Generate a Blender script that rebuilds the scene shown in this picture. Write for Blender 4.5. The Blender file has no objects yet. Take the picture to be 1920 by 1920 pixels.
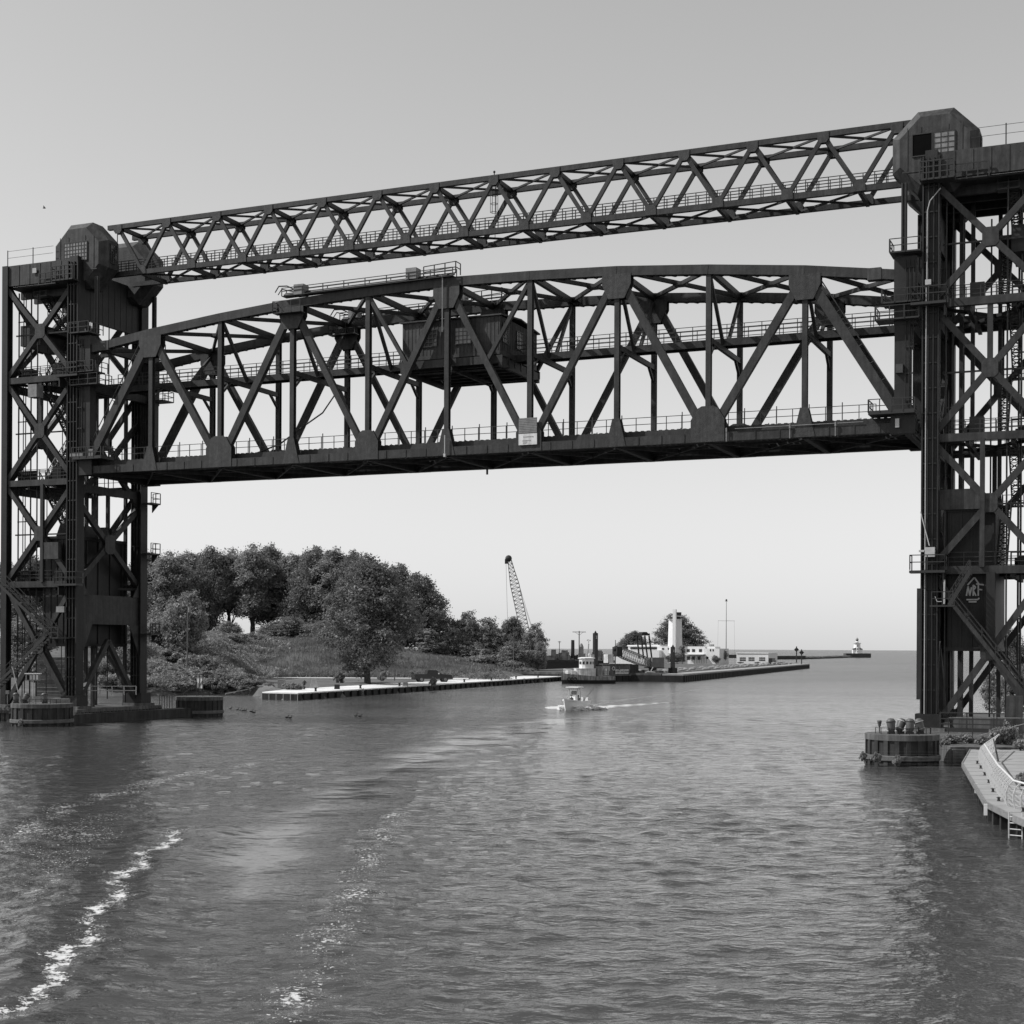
import bpy, math, random
import numpy as np
from mathutils import Vector, Matrix, noise as mnoise
random.seed(7)
rng = np.random.default_rng(7)
SC = bpy.context.scene
COL = SC.collection

# ------------------------------------------------------------------ camera
CAM_H = 7.7
FPX = 2771.0                      # focal length in pixels of a 1920 px frame
ROLL = 0.005
HZ = 1215.4                       # row of the principal point
cam = bpy.data.cameras.new("camera")
cam.sensor_width = 36.0
cam.lens = FPX / 1920.0 * 36.0
cam.shift_y = (HZ - 960.0) / 1920.0
cam.clip_start = 0.5
cam.clip_end = 60000.0
camo = bpy.data.objects.new("camera", cam)
camo.location = (0, 0, CAM_H)
camo.rotation_euler = (Matrix.Rotation(math.radians(90), 3, 'X') @ Matrix.Rotation(ROLL, 3, 'Z')).to_euler()
COL.objects.link(camo)
SC.camera = camo

# ------------------------------------------------------------------ world and sun (grey: the photograph is black and white)
SUN_EL = math.radians(46)
SUN_H = Vector((-0.9976, -0.06, 0)).normalized()
world = bpy.data.worlds.new("World")
SC.world = world
world.use_nodes = True
wn = world.node_tree
wn.nodes.clear()
sky = wn.nodes.new('ShaderNodeTexSky')
sky.sky_type = 'NISHITA'
sky.sun_disc = False
sky.sun_elevation = SUN_EL
sky.sun_rotation = math.atan2(SUN_H.x, SUN_H.y)
sky.altitude = 5000
sky.air_density = 5.0
sky.dust_density = 4.0
sky.ozone_density = 1.0
bw = wn.nodes.new('ShaderNodeVectorMath')      # panchromatic film response: the photograph is black and white
bw.operation = 'DOT_PRODUCT'
bw.inputs[1].default_value = (0.40, 0.55, 0.05)
bg = wn.nodes.new('ShaderNodeBackground')
bg.inputs['Strength'].default_value = 0.122
wo = wn.nodes.new('ShaderNodeOutputWorld')
wn.links.new(sky.outputs[0], bw.inputs[0])
wn.links.new(bw.outputs['Value'], bg.inputs['Color'])
wn.links.new(bg.outputs[0], wo.inputs[0])
sl = bpy.data.lights.new("sun", 'SUN')
sl.energy = 4.2
sl.angle = math.radians(0.53)
sl.color = (1.0, 1.0, 1.0)
so = bpy.data.objects.new("sun", sl)
sdir = Vector((SUN_H.x * math.cos(SUN_EL), SUN_H.y * math.cos(SUN_EL), math.sin(SUN_EL)))
so.rotation_euler = sdir.to_track_quat('Z', 'Y').to_euler()
so.location = (0, 0, 100)
COL.objects.link(so)
SC.view_settings.view_transform = 'Standard'
SC.view_settings.look = 'None'
SC.view_settings.exposure = 0.0
SC.view_settings.gamma = 1.0
SC.render.engine = 'CYCLES'
SC.cycles.max_bounces = 5
SC.cycles.transparent_max_bounces = 4

# ------------------------------------------------------------------ surveying helpers: where a sight line meets a real plane
cr, sr = math.cos(ROLL), math.sin(ROLL)
def ray(px, py):
    a, b = px - 960.0, HZ - py
    return (cr * a - sr * b) / FPX, (cr * b + sr * a) / FPX
def G(px, py, z=0.0):                 # point on the level plane z
    u, v = ray(px, py)
    Y = (z - CAM_H) / v
    return (u * Y, Y)
def W(px, py, Y):                     # point at distance Y
    u, v = ray(px, py)
    return Vector((u * Y, Y, v * Y + CAM_H))
TH = math.radians(23.03)
DS = Vector((math.cos(TH), -math.sin(TH), 0))     # along the bridge, to the right bank
DT = Vector((math.sin(TH), math.cos(TH), 0))      # across the bridge, towards the lake
O0 = Vector((-43.12, 149.08, 0))
WT = 10.39
UP = Vector((0, 0, 1))
def B(s, t, z):
    return O0 + DS * s + DT * t + UP * z

# ------------------------------------------------------------------ materials
MATS = {}
def mat(name, g, var=0.25, scale=1.0, rough=0.6, metal=0.0, bump=0.0, streak=0.0, spec=0.4, coord='Object', dist=0.02, cell=0.0, leaf=0.0):
    if name in MATS: return MATS[name]
    m = bpy.data.materials.new(name); m.use_nodes = True
    nt = m.node_tree; N = nt.nodes; L = nt.links
    p = N['Principled BSDF']
    p.inputs['Roughness'].default_value = rough
    p.inputs['Metallic'].default_value = metal
    p.inputs['Specular IOR Level'].default_value = spec
    tc = N.new('ShaderNodeTexCoord')
    n1 = N.new('ShaderNodeTexNoise'); n1.inputs['Scale'].default_value = scale; n1.inputs['Detail'].default_value = 6; n1.inputs['Roughness'].default_value = 0.65
    L.new(tc.outputs[coord], n1.inputs['Vector'])
    mr = N.new('ShaderNodeMapRange'); mr.inputs['From Min'].default_value = 0.3; mr.inputs['From Max'].default_value = 0.7
    mr.inputs['To Min'].default_value = g * (1 - var); mr.inputs['To Max'].default_value = g * (1 + var)
    L.new(n1.outputs['Fac'], mr.inputs['Value'])
    out = mr.outputs['Result']
    if streak > 0:
        mp = N.new('ShaderNodeMapping'); mp.inputs['Scale'].default_value = (3.0, 3.0, 0.25)
        L.new(tc.outputs[coord], mp.inputs['Vector'])
        n2 = N.new('ShaderNodeTexNoise'); n2.inputs['Scale'].default_value = 1.2; n2.inputs['Detail'].default_value = 5
        L.new(mp.outputs[0], n2.inputs['Vector'])
        m2 = N.new('ShaderNodeMapRange'); m2.inputs['From Min'].default_value = 0.35; m2.inputs['From Max'].default_value = 0.65
        m2.inputs['To Min'].default_value = 1 - streak; m2.inputs['To Max'].default_value = 1 + streak
        L.new(n2.outputs['Fac'], m2.inputs['Value'])
        mu = N.new('ShaderNodeMath'); mu.operation = 'MULTIPLY'
        L.new(out, mu.inputs[0]); L.new(m2.outputs[0], mu.inputs[1]); out = mu.outputs[0]
    if cell > 0:      # small per-face variation (leaves)
        oi = N.new('ShaderNodeTexWhiteNoise')
        vm = N.new('ShaderNodeVectorMath'); vm.operation = 'SNAP'; vm.inputs[1].default_value = (0.9, 0.9, 0.9)
        L.new(tc.outputs[coord], vm.inputs[0]); L.new(vm.outputs[0], oi.inputs['Vector'])
        m3 = N.new('ShaderNodeMapRange'); m3.inputs['To Min'].default_value = 1 - cell; m3.inputs['To Max'].default_value = 1 + cell
        L.new(oi.outputs['Value'], m3.inputs['Value'])
        mu = N.new('ShaderNodeMath'); mu.operation = 'MULTIPLY'
        L.new(out, mu.inputs[0]); L.new(m3.outputs[0], mu.inputs[1]); out = mu.outputs[0]
    L.new(out, p.inputs['Base Color'])
    if leaf > 0:
        tr = N.new('ShaderNodeBsdfTranslucent'); mx = N.new('ShaderNodeMixShader'); mx.inputs[0].default_value = leaf
        L.new(out, tr.inputs['Color']); L.new(p.outputs[0], mx.inputs[1]); L.new(tr.outputs[0], mx.inputs[2]); L.new(mx.outputs[0], N['Material Output'].inputs[0])
    if bump > 0:
        nb = N.new('ShaderNodeTexNoise'); nb.inputs['Scale'].default_value = scale * 6; nb.inputs['Detail'].default_value = 4
        L.new(tc.outputs[coord], nb.inputs['Vector'])
        bp = N.new('ShaderNodeBump'); bp.inputs['Strength'].default_value = bump; bp.inputs['Distance'].default_value = dist
        L.new(nb.outputs['Fac'], bp.inputs['Height']); L.new(bp.outputs[0], p.inputs['Normal'])
    MATS[name] = m
    return m
STEEL = mat('weathered_dark_steel', 0.025, 0.55, 0.9, 0.62, bump=0.5, streak=0.30)
STEELD = mat('darker_steel', 0.012, 0.45, 0.9, 0.6, bump=0.5, streak=0.30)  # darker steel tone for tower columns, portal girders, end posts and counterweights
STEEL2 = mat('sheave_house_plate', 0.036, 0.5, 1.1, 0.65, bump=0.5, streak=0.35)
GUSSET = mat('riveted_gusset_steel', 0.031, 0.5, 2.5, 0.6, bump=0.9, streak=0.3)
RAIL = mat('railing_steel', 0.026, 0.2, 2.0, 0.5)
PALE = mat('galvanised_pale', 0.42, 0.15, 2.0, 0.45)
GREYBOX = mat('grey_enclosure', 0.20, 0.3, 2.0, 0.6)
WHITE = mat('white_paint', 0.80, 0.06, 0.6, 0.5)
OFFW = mat('worn_white_paint', 0.55, 0.25, 0.8, 0.6, streak=0.2)
GLASS = mat('window_glass_dark', 0.03, 0.3, 1.0, 0.12, spec=0.6)
DGLASS = mat('dusty_window_glass', 0.22, 0.45, 1.3, 0.3)
DARK = mat('dark_opening', 0.006, 0.2, 1.0, 0.9, spec=0.02)
CONC = mat('old_concrete', 0.095, 0.35, 0.7, 0.9, bump=0.6, streak=0.35)
CONC_L = mat('pale_concrete', 0.72, 0.22, 0.16, 0.85, bump=0.3)
DECKC = mat('promenade_paving', 0.30, 0.14, 0.8, 0.85, bump=0.3)
SHEETD = mat('dark_sheet_pile', 0.016, 0.5, 0.8, 0.8, bump=0.6, streak=0.4)  # darker tone of the sheet pile steel, for quay, pier and barge faces
SHEET = mat('sheet_pile_steel', 0.030, 0.5, 0.8, 0.75, bump=0.6, streak=0.4)
TIMBER = mat('weathered_timber', 0.11, 0.4, 1.5, 0.9, bump=0.6)
BARK = mat('bark', 0.05, 0.4, 3.0, 0.95, bump=0.8)
LEAF = mat('leaves_dark', 0.18, 0.35, 0.35, 0.42, cell=0.35, leaf=.42)
LEAF2 = mat('leaves_mid', 0.25, 0.35, 0.4, 0.42, cell=0.35, leaf=.42)
LEAF3 = mat('leaves_pale', 0.28, 0.3, 0.5, 0.55, cell=0.3, leaf=.42)
GRASS = mat('grass_blades', 0.24, 0.6, 0.10, 0.8, cell=.3, leaf=.42)
SOIL = mat('soil', 0.085, 0.4, 0.3, 0.95, bump=0.5)
BLACKP = mat('black_paint', 0.018, 0.3, 1.0, 0.4)
RUSTD = mat('rusty_hull', 0.022, 0.5, 0.5, 0.75, streak=0.4)
CLOTH = mat('dark_cloth', 0.05, 0.2, 3.0, 0.9)
SKIN = mat('skin', 0.35, 0.1, 3.0, 0.6)
ROPE = mat('greased_wire_rope', 0.03, 0.2, 5.0, 0.5)
ROCK = mat('quarry_rock', 0.22, 0.4, 0.8, 0.9, bump=0.8)

# ------------------------------------------------------------------ mesh building
class MB:
    def __init__(s): s.v = []; s.f = []; s.sm = False
    def add(s, vs, fs):
        o = len(s.v); s.v += [tuple(v) for v in vs]; s.f += [tuple(i + o for i in f) for f in fs]; return s
    def beam(s, p, q, w, h, ref=None, e=0.0):
        """bar from p to q, w thick along ref, h across"""
        p, q = Vector(p), Vector(q); a = (q - p)
        if a.length < 1e-6: return s
        a.normalize(); ref = Vector(ref) if ref is not None else DT
        x = ref - a * ref.dot(a)
        if x.length < 1e-3: x = UP.cross(a) if abs(a.z) < .9 else Vector((1, 0, 0))
        x.normalize(); y = a.cross(x)
        p = p - a * e; q = q + a * e
        vs = []
        for c in (p, q):
            for i, j in ((-1, -1), (1, -1), (1, 1), (-1, 1)): vs.append(c + x * (w / 2 * i) + y * (h / 2 * j))
        return s.add(vs, [(3, 2, 1, 0), (4, 5, 6, 7), (0, 1, 5, 4), (1, 2, 6, 5), (2, 3, 7, 6), (3, 0, 4, 7)])
    def ibeam(s, p, q, w, h, ref=None, tf=0.06):
        """H section: two flanges h wide, w apart along ref, joined by a web"""
        p, q = Vector(p), Vector(q); ref = Vector(ref) if ref is not None else DT
        a = (q - p).normalized(); x = (ref - a * ref.dot(a)).normalized()
        for sg in (-1, 1):
            o = x * (sg * (w / 2 - tf / 2)); s.beam(p + o, q + o, tf, h, ref)
        return s.beam(p, q, w - 2 * tf, tf * 1.2, ref)
    def box(s, c, sz, ax=None, ay=None):
        c = Vector(c); ax = Vector(ax) if ax else DS; ay = Vector(ay) if ay else UP.cross(ax)
        vs = [c + ax * (sz[0] / 2 * i) + ay * (sz[1] / 2 * j) + UP * (sz[2] / 2 * k) for k in (-1, 1) for i, j in ((-1, -1), (1, -1), (1, 1), (-1, 1))]
        return s.add(vs, [(3, 2, 1, 0), (4, 5, 6, 7), (0, 1, 5, 4), (1, 2, 6, 5), (2, 3, 7, 6), (3, 0, 4, 7)])
    def tube(s, p, q, r, n=8, r2=None):
        p, q = Vector(p), Vector(q); a = (q - p).normalized(); x = a.orthogonal().normalized(); y = a.cross(x)
        r2 = r if r2 is None else r2
        vs = [p + (x * math.cos(k * 2 * math.pi / n) + y * math.sin(k * 2 * math.pi / n)) * r for k in range(n)]
        vs += [q + (x * math.cos(k * 2 * math.pi / n) + y * math.sin(k * 2 * math.pi / n)) * r2 for k in range(n)]
        return s.add(vs, [(k, (k + 1) % n, n + (k + 1) % n, n + k) for k in range(n)] + [tuple(range(n - 1, -1, -1)), tuple(range(n, 2 * n))])
    def path(s, pts, r, n=6):
        for a, b in zip(pts[:-1], pts[1:]): s.tube(a, b, r, n)
        return s
    def prism(s, pts, ext):
        """flat outline (3-D points) thickened by ext"""
        n = len(pts); e = Vector(ext)
        vs = [Vector(p) for p in pts] + [Vector(p) + e for p in pts]
        return s.add(vs, [tuple(range(n - 1, -1, -1)), tuple(range(n, 2 * n))] + [(k, (k + 1) % n, n + (k + 1) % n, n + k) for k in range(n)])
    def lathe(s, base, prof, n=24, sx=1.0, sy=1.0, ax=None):
        base = Vector(base); ax = Vector(ax) if ax else Vector((1, 0, 0)); ay = UP.cross(ax)
        vs = []
        for r, z in prof:
            for k in range(n):
                a = 2 * math.pi * k / n; vs.append(base + ax * (r * sx * math.cos(a)) + ay * (r * sy * math.sin(a)) + UP * z)
        fs = []
        for i in range(len(prof) - 1):
            for k in range(n): fs.append((i * n + k, i * n + (k + 1) % n, (i + 1) * n + (k + 1) % n, (i + 1) * n + k))
        fs.append(tuple(range(n - 1, -1, -1))); fs.append(tuple((len(prof) - 1) * n + k for k in range(n)))
        return s.add(vs, fs)
    def ball(s, c, r, n=8, sz=(1, 1, 1)):
        prof = [(max(r * math.sin(math.pi * i / n), r * 0.02), -r * math.cos(math.pi * i / n) * sz[2]) for i in range(n + 1)]
        return s.lathe(c, prof, n * 2, sz[0], sz[1])
    def build(s, name, m, parent=None, org=None, smooth=False):
        me = bpy.data.meshes.new(name)
        o3 = Vector(parent.matrix_world.translation) if parent is not None else (Vector(org) if org is not None else None)
        if o3 is None:
            xs = np.array(s.v); o3 = Vector((float(xs[:, 0].mean()), float(xs[:, 1].mean()), float(xs[:, 2].min())))
        me.from_pydata([(v[0] - o3.x, v[1] - o3.y, v[2] - o3.z) for v in s.v], [], s.f)
        me.materials.append(m)
        if smooth: me.polygons.foreach_set('use_smooth', [True] * len(me.polygons))
        ob = bpy.data.objects.new(name, me); COL.objects.link(ob)
        if parent is not None: ob.parent = parent; ob.location = (0, 0, 0)
        else: ob.location = o3
        WLOC[ob.name] = o3
        ob.matrix_world.translation = o3
        return ob
WLOC = {}
def empty(name, loc):
    o = bpy.data.objects.new(name, None); COL.objects.link(o); o.location = loc
    o.empty_display_size = 0.5
    o.matrix_world.translation = Vector(loc)
    return o
def tag(o, label=None, cat=None, group=None, kind=None):
    if label: o['label'] = label
    if cat: o['category'] = cat
    if group: o['group'] = group
    if kind: o['kind'] = kind
    return o
def part(mb, name, m, parent, smooth=False, label=None):
    """child mesh; vertices are in world space"""
    o = mb.build(name, m, None, org=(0, 0, 0), smooth=smooth)
    base = parent
    off = Vector((0, 0, 0)); p = parent
    while p is not None: off += Vector(p.location); p = p.parent
    for v in o.data.vertices: v.co = v.co - off
    o.location = (0, 0, 0); o.parent = parent
    if label: o['label'] = label
    return o
def kids(o): return [c for c in bpy.data.objects if c.parent == o]
def copy_tree(o, parent=None, kd=None):
    c = o.copy(); COL.objects.link(c); c.parent = parent
    for ch in (kd if kd is not None else kids(o)): copy_tree(ch, c)
    return c
def text_mesh(txt, size, origin, right, up, m, parent, name='lettering', thick=0.02):
    cu = bpy.data.curves.new('t', 'FONT'); cu.body = txt; cu.size = size; cu.extrude = thick; cu.align_x = 'CENTER'; cu.align_y = 'CENTER'; cu.resolution_u = 3
    ob = bpy.data.objects.new('t', cu); COL.objects.link(ob)
    dg = bpy.context.evaluated_depsgraph_get()
    me = bpy.data.meshes.new_from_object(ob.evaluated_get(dg))
    bpy.data.objects.remove(ob); 
    right = Vector(right).normalized(); up = Vector(up).normalized(); nrm = right.cross(up)
    off = Vector((0, 0, 0)); p = parent
    while p is not None: off += Vector(p.location); p = p.parent
    M = Matrix((right, up, nrm)).transposed().to_4x4(); M.translation = Vector(origin) - off
    me.transform(M); me.materials.clear(); me.materials.append(m)
    o = bpy.data.objects.new(name, me); COL.objects.link(o); o.parent = parent
    return o
def railing(mb, pts, h=1.05, step=1.6, rails=(1.0, 0.55), r=0.035):
    for a, b in zip(pts[:-1], pts[1:]):
        a, b = Vector(a), Vector(b); L = (b - a).length; n = max(1, round(L / step))
        for k in range(n + 1):
            p = a.lerp(b, k / n); mb.beam(p, p + UP * h, r * 2, r * 2, DS)
        for f in rails: mb.beam(a + UP * h * f, b + UP * h * f, r * 1.7, r * 1.7, DT)
    return mb

# ================================================================== WATER (one sheet, real waves, out to the horizon)
def seg_dist(X, Y, pts):
    d = np.full(X.shape, 1e9)
    tt = np.zeros(X.shape)
    for (x0, y0), (x1, y1) in zip(pts[:-1], pts[1:]):
        dx, dy = x1 - x0, y1 - y0
        t = np.clip(((X - x0) * dx + (Y - y0) * dy) / (dx * dx + dy * dy), 0, 1)
        dd = np.hypot(X - x0 - t * dx, Y - y0 - t * dy); d = np.minimum(d, dd)
    return d
def inside(X, Y, poly):
    c = np.zeros(X.shape, bool); n = len(poly)
    for i in range(n):
        x0, y0 = poly[i]; x1, y1 = poly[(i + 1) % n]
        if y0 == y1: continue
        k = ((y0 > Y) != (y1 > Y)) & (X < (x1 - x0) * (Y - y0) / (y1 - y0) + x0); c ^= k
    return c
def sstep(a, b, x):
    t = np.clip((x - a) / (b - a), 0, 1); return t * t * (3 - 2 * t)
rows = [14.0]
while rows[-1] < 900: rows.append(rows[-1] * 1.0042)
while rows[-1] < 45000: rows.append(rows[-1] * 1.06)
rows = np.array(rows); NC = 560
uu = np.linspace(-1, 1, NC)
XX = uu[None, :] * (rows[:, None] * 0.62 + 12); YY = np.repeat(rows[:, None], NC, 1)
# keep the columns dense where the frame looks
XX = np.sign(uu)[None, :] * (np.abs(uu)[None, :] ** 1.15) * (rows[:, None] * 0.62 + 12)
def pxl(*p): return [G(*q) for q in p]
foam_l = pxl((20, 1905), (70, 1868), (120, 1812), (165, 1745), (205, 1700), (225, 1655), (290, 1600), (345, 1560))
foam_u = pxl((-20, 1600), (40, 1560), (110, 1520), (200, 1495), (280, 1470), (350, 1455), (440, 1442), (520, 1425))
foam_r = pxl((535, 1915), (580, 1860), (612, 1790), (625, 1740), (650, 1700), (680, 1640), (705, 1575), (745, 1530))
slick = pxl((270, 1760), (300, 1610), (400, 1530), (560, 1470), (760, 1395), (930, 1352), (1150, 1338), (1100, 1362), (900, 1420), (760, 1500), (640, 1640), (560, 1790), (440, 1920), (230, 1920))
boil = pxl((-60, 1560), (110, 1525), (300, 1500), (330, 1560), (240, 1660), (150, 1770), (40, 1900), (-120, 1960))
wx_ = .22 * np.sin(YY * 1.1 + XX * .6) + .14 * np.sin(YY * 2.7 - XX * 1.3 + 1) + .12 * np.sin(YY * 6.1 + XX * 3.3)
wy_ = .5 * np.sin(XX * 1.3 - YY * .4 + 2) + .2 * np.sin(XX * 3.9 + YY * 1.1)
dl, du, dr = [seg_dist(XX + wx_, YY + wy_, q_) for q_ in (foam_l, foam_u, foam_r)]
brk = .90 + .10 * np.sin(YY * .9 + XX * .5) + .06 * np.sin(YY * 2.3 - XX * 1.9)
dslk = seg_dist(XX, YY, slick + slick[:1]); ins = inside(XX, YY, slick)
calm = np.where(ins, sstep(0, 4.0, dslk + .8 * np.sin(XX * .5 + YY * .23) + .5 * np.sin(YY * .8 - XX * .3)), 0.0)
dboil = seg_dist(XX, YY, boil + boil[:1]); bo = np.where(inside(XX, YY, boil), sstep(0, 3, dboil), 0)
foam = np.maximum.reduce([np.exp(-(dl / 0.30) ** 2) * .58 * (.5 + .5 * brk) + np.exp(-(dl / 1.2) ** 2) * .44 * (.5 + .5 * brk), 0.78 * brk * np.exp(-(du / 1.5) ** 2), 0.785 * brk * np.exp(-(dr / 1.1) ** 2), bo * 0.70 * brk])
# white water behind the small boat
bx, by = G(1075, 1331)
wk1 = pxl((1108, 1327), (1150, 1324), (1200, 1321), (1250, 1317))
wk2 = pxl((1110, 1322), (1170, 1312), (1240, 1303), (1330, 1290))
wk0 = pxl((1032, 1327), (1050, 1326))
d1, d2, d0 = [seg_dist(XX, YY * .2, [(x_, y_ * .2) for x_, y_ in q_]) for q_ in (wk1, wk2, wk0)]
tail = np.clip((XX - bx - 2) / 14.0, 0, 1)
foam = np.maximum.reduce([foam, 1.25 * np.exp(-(d1 / (1.9 - 1.3 * tail)) ** 2) * (1.0 - 0.22 * tail) * (.90 + .16 * np.sin(XX * 2.3 + YY * .4) * np.sin(XX * .9 - YY * .7 + 1)), 0.84 * np.exp(-(d2 / .9) ** 2), 1.5 * np.exp(-(d0 / 1.0) ** 2)])
ripple_l = sstep(10, 0, seg_dist(XX, YY, foam_u)) * 0
ZZ = np.zeros(XX.shape)
wr = np.random.default_rng(3)
drow = np.gradient(rows)[:, None]
for k in range(84):
    lam = 0.34 * (3.4 / 0.34) ** wr.random()
    ang = math.radians(-98 + wr.normal(0, 40))
    if wr.random() < .25: ang = wr.random() * 6.28
    kx, ky = math.cos(ang) * 2 * math.pi / lam, math.sin(ang) * 2 * math.pi / lam
    amp = 0.0033 * lam ** 0.9
    ph = wr.random() * 6.28
    fade = 1 - sstep(lam * 0.22, lam * 0.5, drow)
    loc = (0.35 if lam < 2.5 else 0.8)
    ZZ += amp * np.sin(kx * XX + ky * YY + ph) * fade * (1 - calm * (.93 if lam < 1.6 else .80)) * (1 + bo * .9)
# long patches: gust modulation
gm = 0.75 + 0.35 * np.sin(XX * 0.11 + YY * 0.045 + 1.0) * np.sin(YY * 0.073 - XX * 0.03)
ZZ *= gm
# bow waves of the passed ship
ZZ += 0.16 * np.exp(-((dl - 1.0) / 1.3) ** 2) + 0.08 * np.exp(-((du - 1.0) / 1.2) ** 2) + 0.05 * np.exp(-((dr) / 1.0) ** 2)
dark_edge = pxl((620, 1440), (700, 1425), (770, 1408), (840, 1390))
ZZ += 0.16 * np.exp(-(seg_dist(XX, YY, dark_edge) / 3.2) ** 2)
ZZ[-1] -= 0
me = bpy.data.meshes.new('river_water')
nr = len(rows)
vs = np.stack([XX, YY, ZZ], -1).reshape(-1, 3)
idx = np.arange(nr * NC).reshape(nr, NC)
fs = np.stack([idx[:-1, :-1], idx[:-1, 1:], idx[1:, 1:], idx[1:, :-1]], -1).reshape(-1, 4)
me.vertices.add(len(vs)); me.vertices.foreach_set('co', vs.ravel())
me.loops.add(fs.size); me.loops.foreach_set('vertex_index', fs.ravel())
me.polygons.add(len(fs)); me.polygons.foreach_set('loop_start', np.arange(0, fs.size, 4)); me.polygons.foreach_set('loop_total', np.full(len(fs), 4))
me.polygons.foreach_set('use_smooth', np.ones(len(fs), bool))
me.update()
for nm, arr in (('foam', foam), ('calm', calm), ('reach', sstep(45, 420, YY))):
    at = me.attributes.new(nm, 'FLOAT', 'POINT'); at.data.foreach_set('value', arr.astype(np.float32).ravel())
WM = bpy.data.materials.new('harbour_water'); WM.use_nodes = True
nt = WM.node_tree; N = nt.nodes; L = nt.links; P = N['Principled BSDF']
P.inputs['IOR'].default_value = 1.33; P.inputs['Specular IOR Level'].default_value = 0.5
tc = N.new('ShaderNodeTexCoord')
af = N.new('ShaderNodeAttribute'); af.attribute_name = 'foam'
ac = N.new('ShaderNodeAttribute'); ac.attribute_name = 'calm'
ar = N.new('ShaderNodeAttribute'); ar.attribute_name = 'reach'   # wave slopes too small to resolve far out become roughness
def nz(sc, det, sx=1, sy=1, rough=.6):
    mp = N.new('ShaderNodeMapping'); mp.inputs['Scale'].default_value = (sx, sy, 1)
    L.new(tc.outputs['Object'], mp.inputs['Vector'])
    n = N.new('ShaderNodeTexNoise'); n.inputs['Scale'].default_value = sc; n.inputs['Detail'].default_value = det; n.inputs['Roughness'].default_value = rough
    L.new(mp.outputs[0], n.inputs['Vector']); return n.outputs['Fac']
def mth(op, a, b=None, c=None):
    m = N.new('ShaderNodeMath'); m.operation = op
    for i, x in enumerate((a, b, c)):
        if x is None: continue
        if isinstance(x, (int, float)): m.inputs[i].default_value = x
        else: L.new(x, m.inputs[i])
    return m.outputs[0]
def mrange(x, a, b, c, d):
    m = N.new('ShaderNodeMapRange'); L.new(x, m.inputs['Value'])
    for k, v in zip(('From Min', 'From Max', 'To Min', 'To Max'), (a, b, c, d)): m.inputs[k].default_value = v
    return m.outputs[0]
n_fine, n_mid, n_far = nz(4.2, 4, 0.75, 1.0), nz(1.3, 3, .7, 1.0), nz(0.30, 4, 0.5, 1.0)
fth = mth('SUBTRACT', 1.0, af.outputs['Fac'])
fn = nz(5.5, 5, 1, 1, .7)
fn2 = nz(0.9, 4, 1, 1, .6)
fsum = mth('ADD', mth('MULTIPLY', fn, .78), mth('MULTIPLY', fn2, .22))
fm = mrange(mth('SUBTRACT', fsum, mth('MULTIPLY_ADD', fth, 0.42, 0.43)), 0.0, 0.05, 0.0, 1.0)
spk = mrange(mth('SUBTRACT', nz(10.0, 1.5), mth('MULTIPLY_ADD', af.outputs['Fac'], -0.27, 0.80)), 0.0, 0.05, 0.0, 1.0)
spk2 = N.new('ShaderNodeClamp'); L.new(spk, spk2.inputs[0]); fm = mth('MAXIMUM', fm, spk2.outputs[0])
col = N.new('ShaderNodeMix'); col.data_type = 'FLOAT'
L.new(fm, col.inputs[0]); col.inputs[2].default_value = 0.050; col.inputs[3].default_value = 0.60
L.new(col.outputs[0], P.inputs['Base Color'])
rg = N.new('ShaderNodeMix'); rg.data_type = 'FLOAT'; L.new(fm, rg.inputs[0]); L.new(mrange(ar.outputs['Fac'], 0, 1, 0.05, 0.25), rg.inputs[2]); rg.inputs[3].default_value = 0.85
L.new(rg.outputs[0], P.inputs['Roughness'])
hsum = mth('ADD', mth('MULTIPLY', n_fine, 0.085), mth('ADD', mth('MULTIPLY', n_mid, 0.26), mth('MULTIPLY', n_far, 0.30)))
n_gust = nz(0.022, 3, 0.45, 1.0)
n_long = nz(0.85, 2, 0.45, 1.0)
hsum = mth('ADD', hsum, mth('MULTIPLY', n_long, mrange(ar.outputs['Fac'], 0, .5, 0.12, 0.85)))
hs = mth('MULTIPLY', mth('MULTIPLY', hsum, mrange(ac.outputs['Fac'], 0, 1, 1.0, 0.13)), mrange(n_gust, .35, .65, .65, 1.45))
bp = N.new('ShaderNodeBump'); bp.inputs['Strength'].default_value = 1.0; bp.inputs['Distance'].default_value = 0.45
L.new(mth('ADD', hs, mth('MULTIPLY', fm, .12)), bp.inputs['Height']); L.new(bp.outputs[0], P.inputs['Normal'])
me.materials.append(WM)
wob = bpy.data.objects.new('river_water', me); COL.objects.link(wob); tag(wob, kind='structure')

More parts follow.
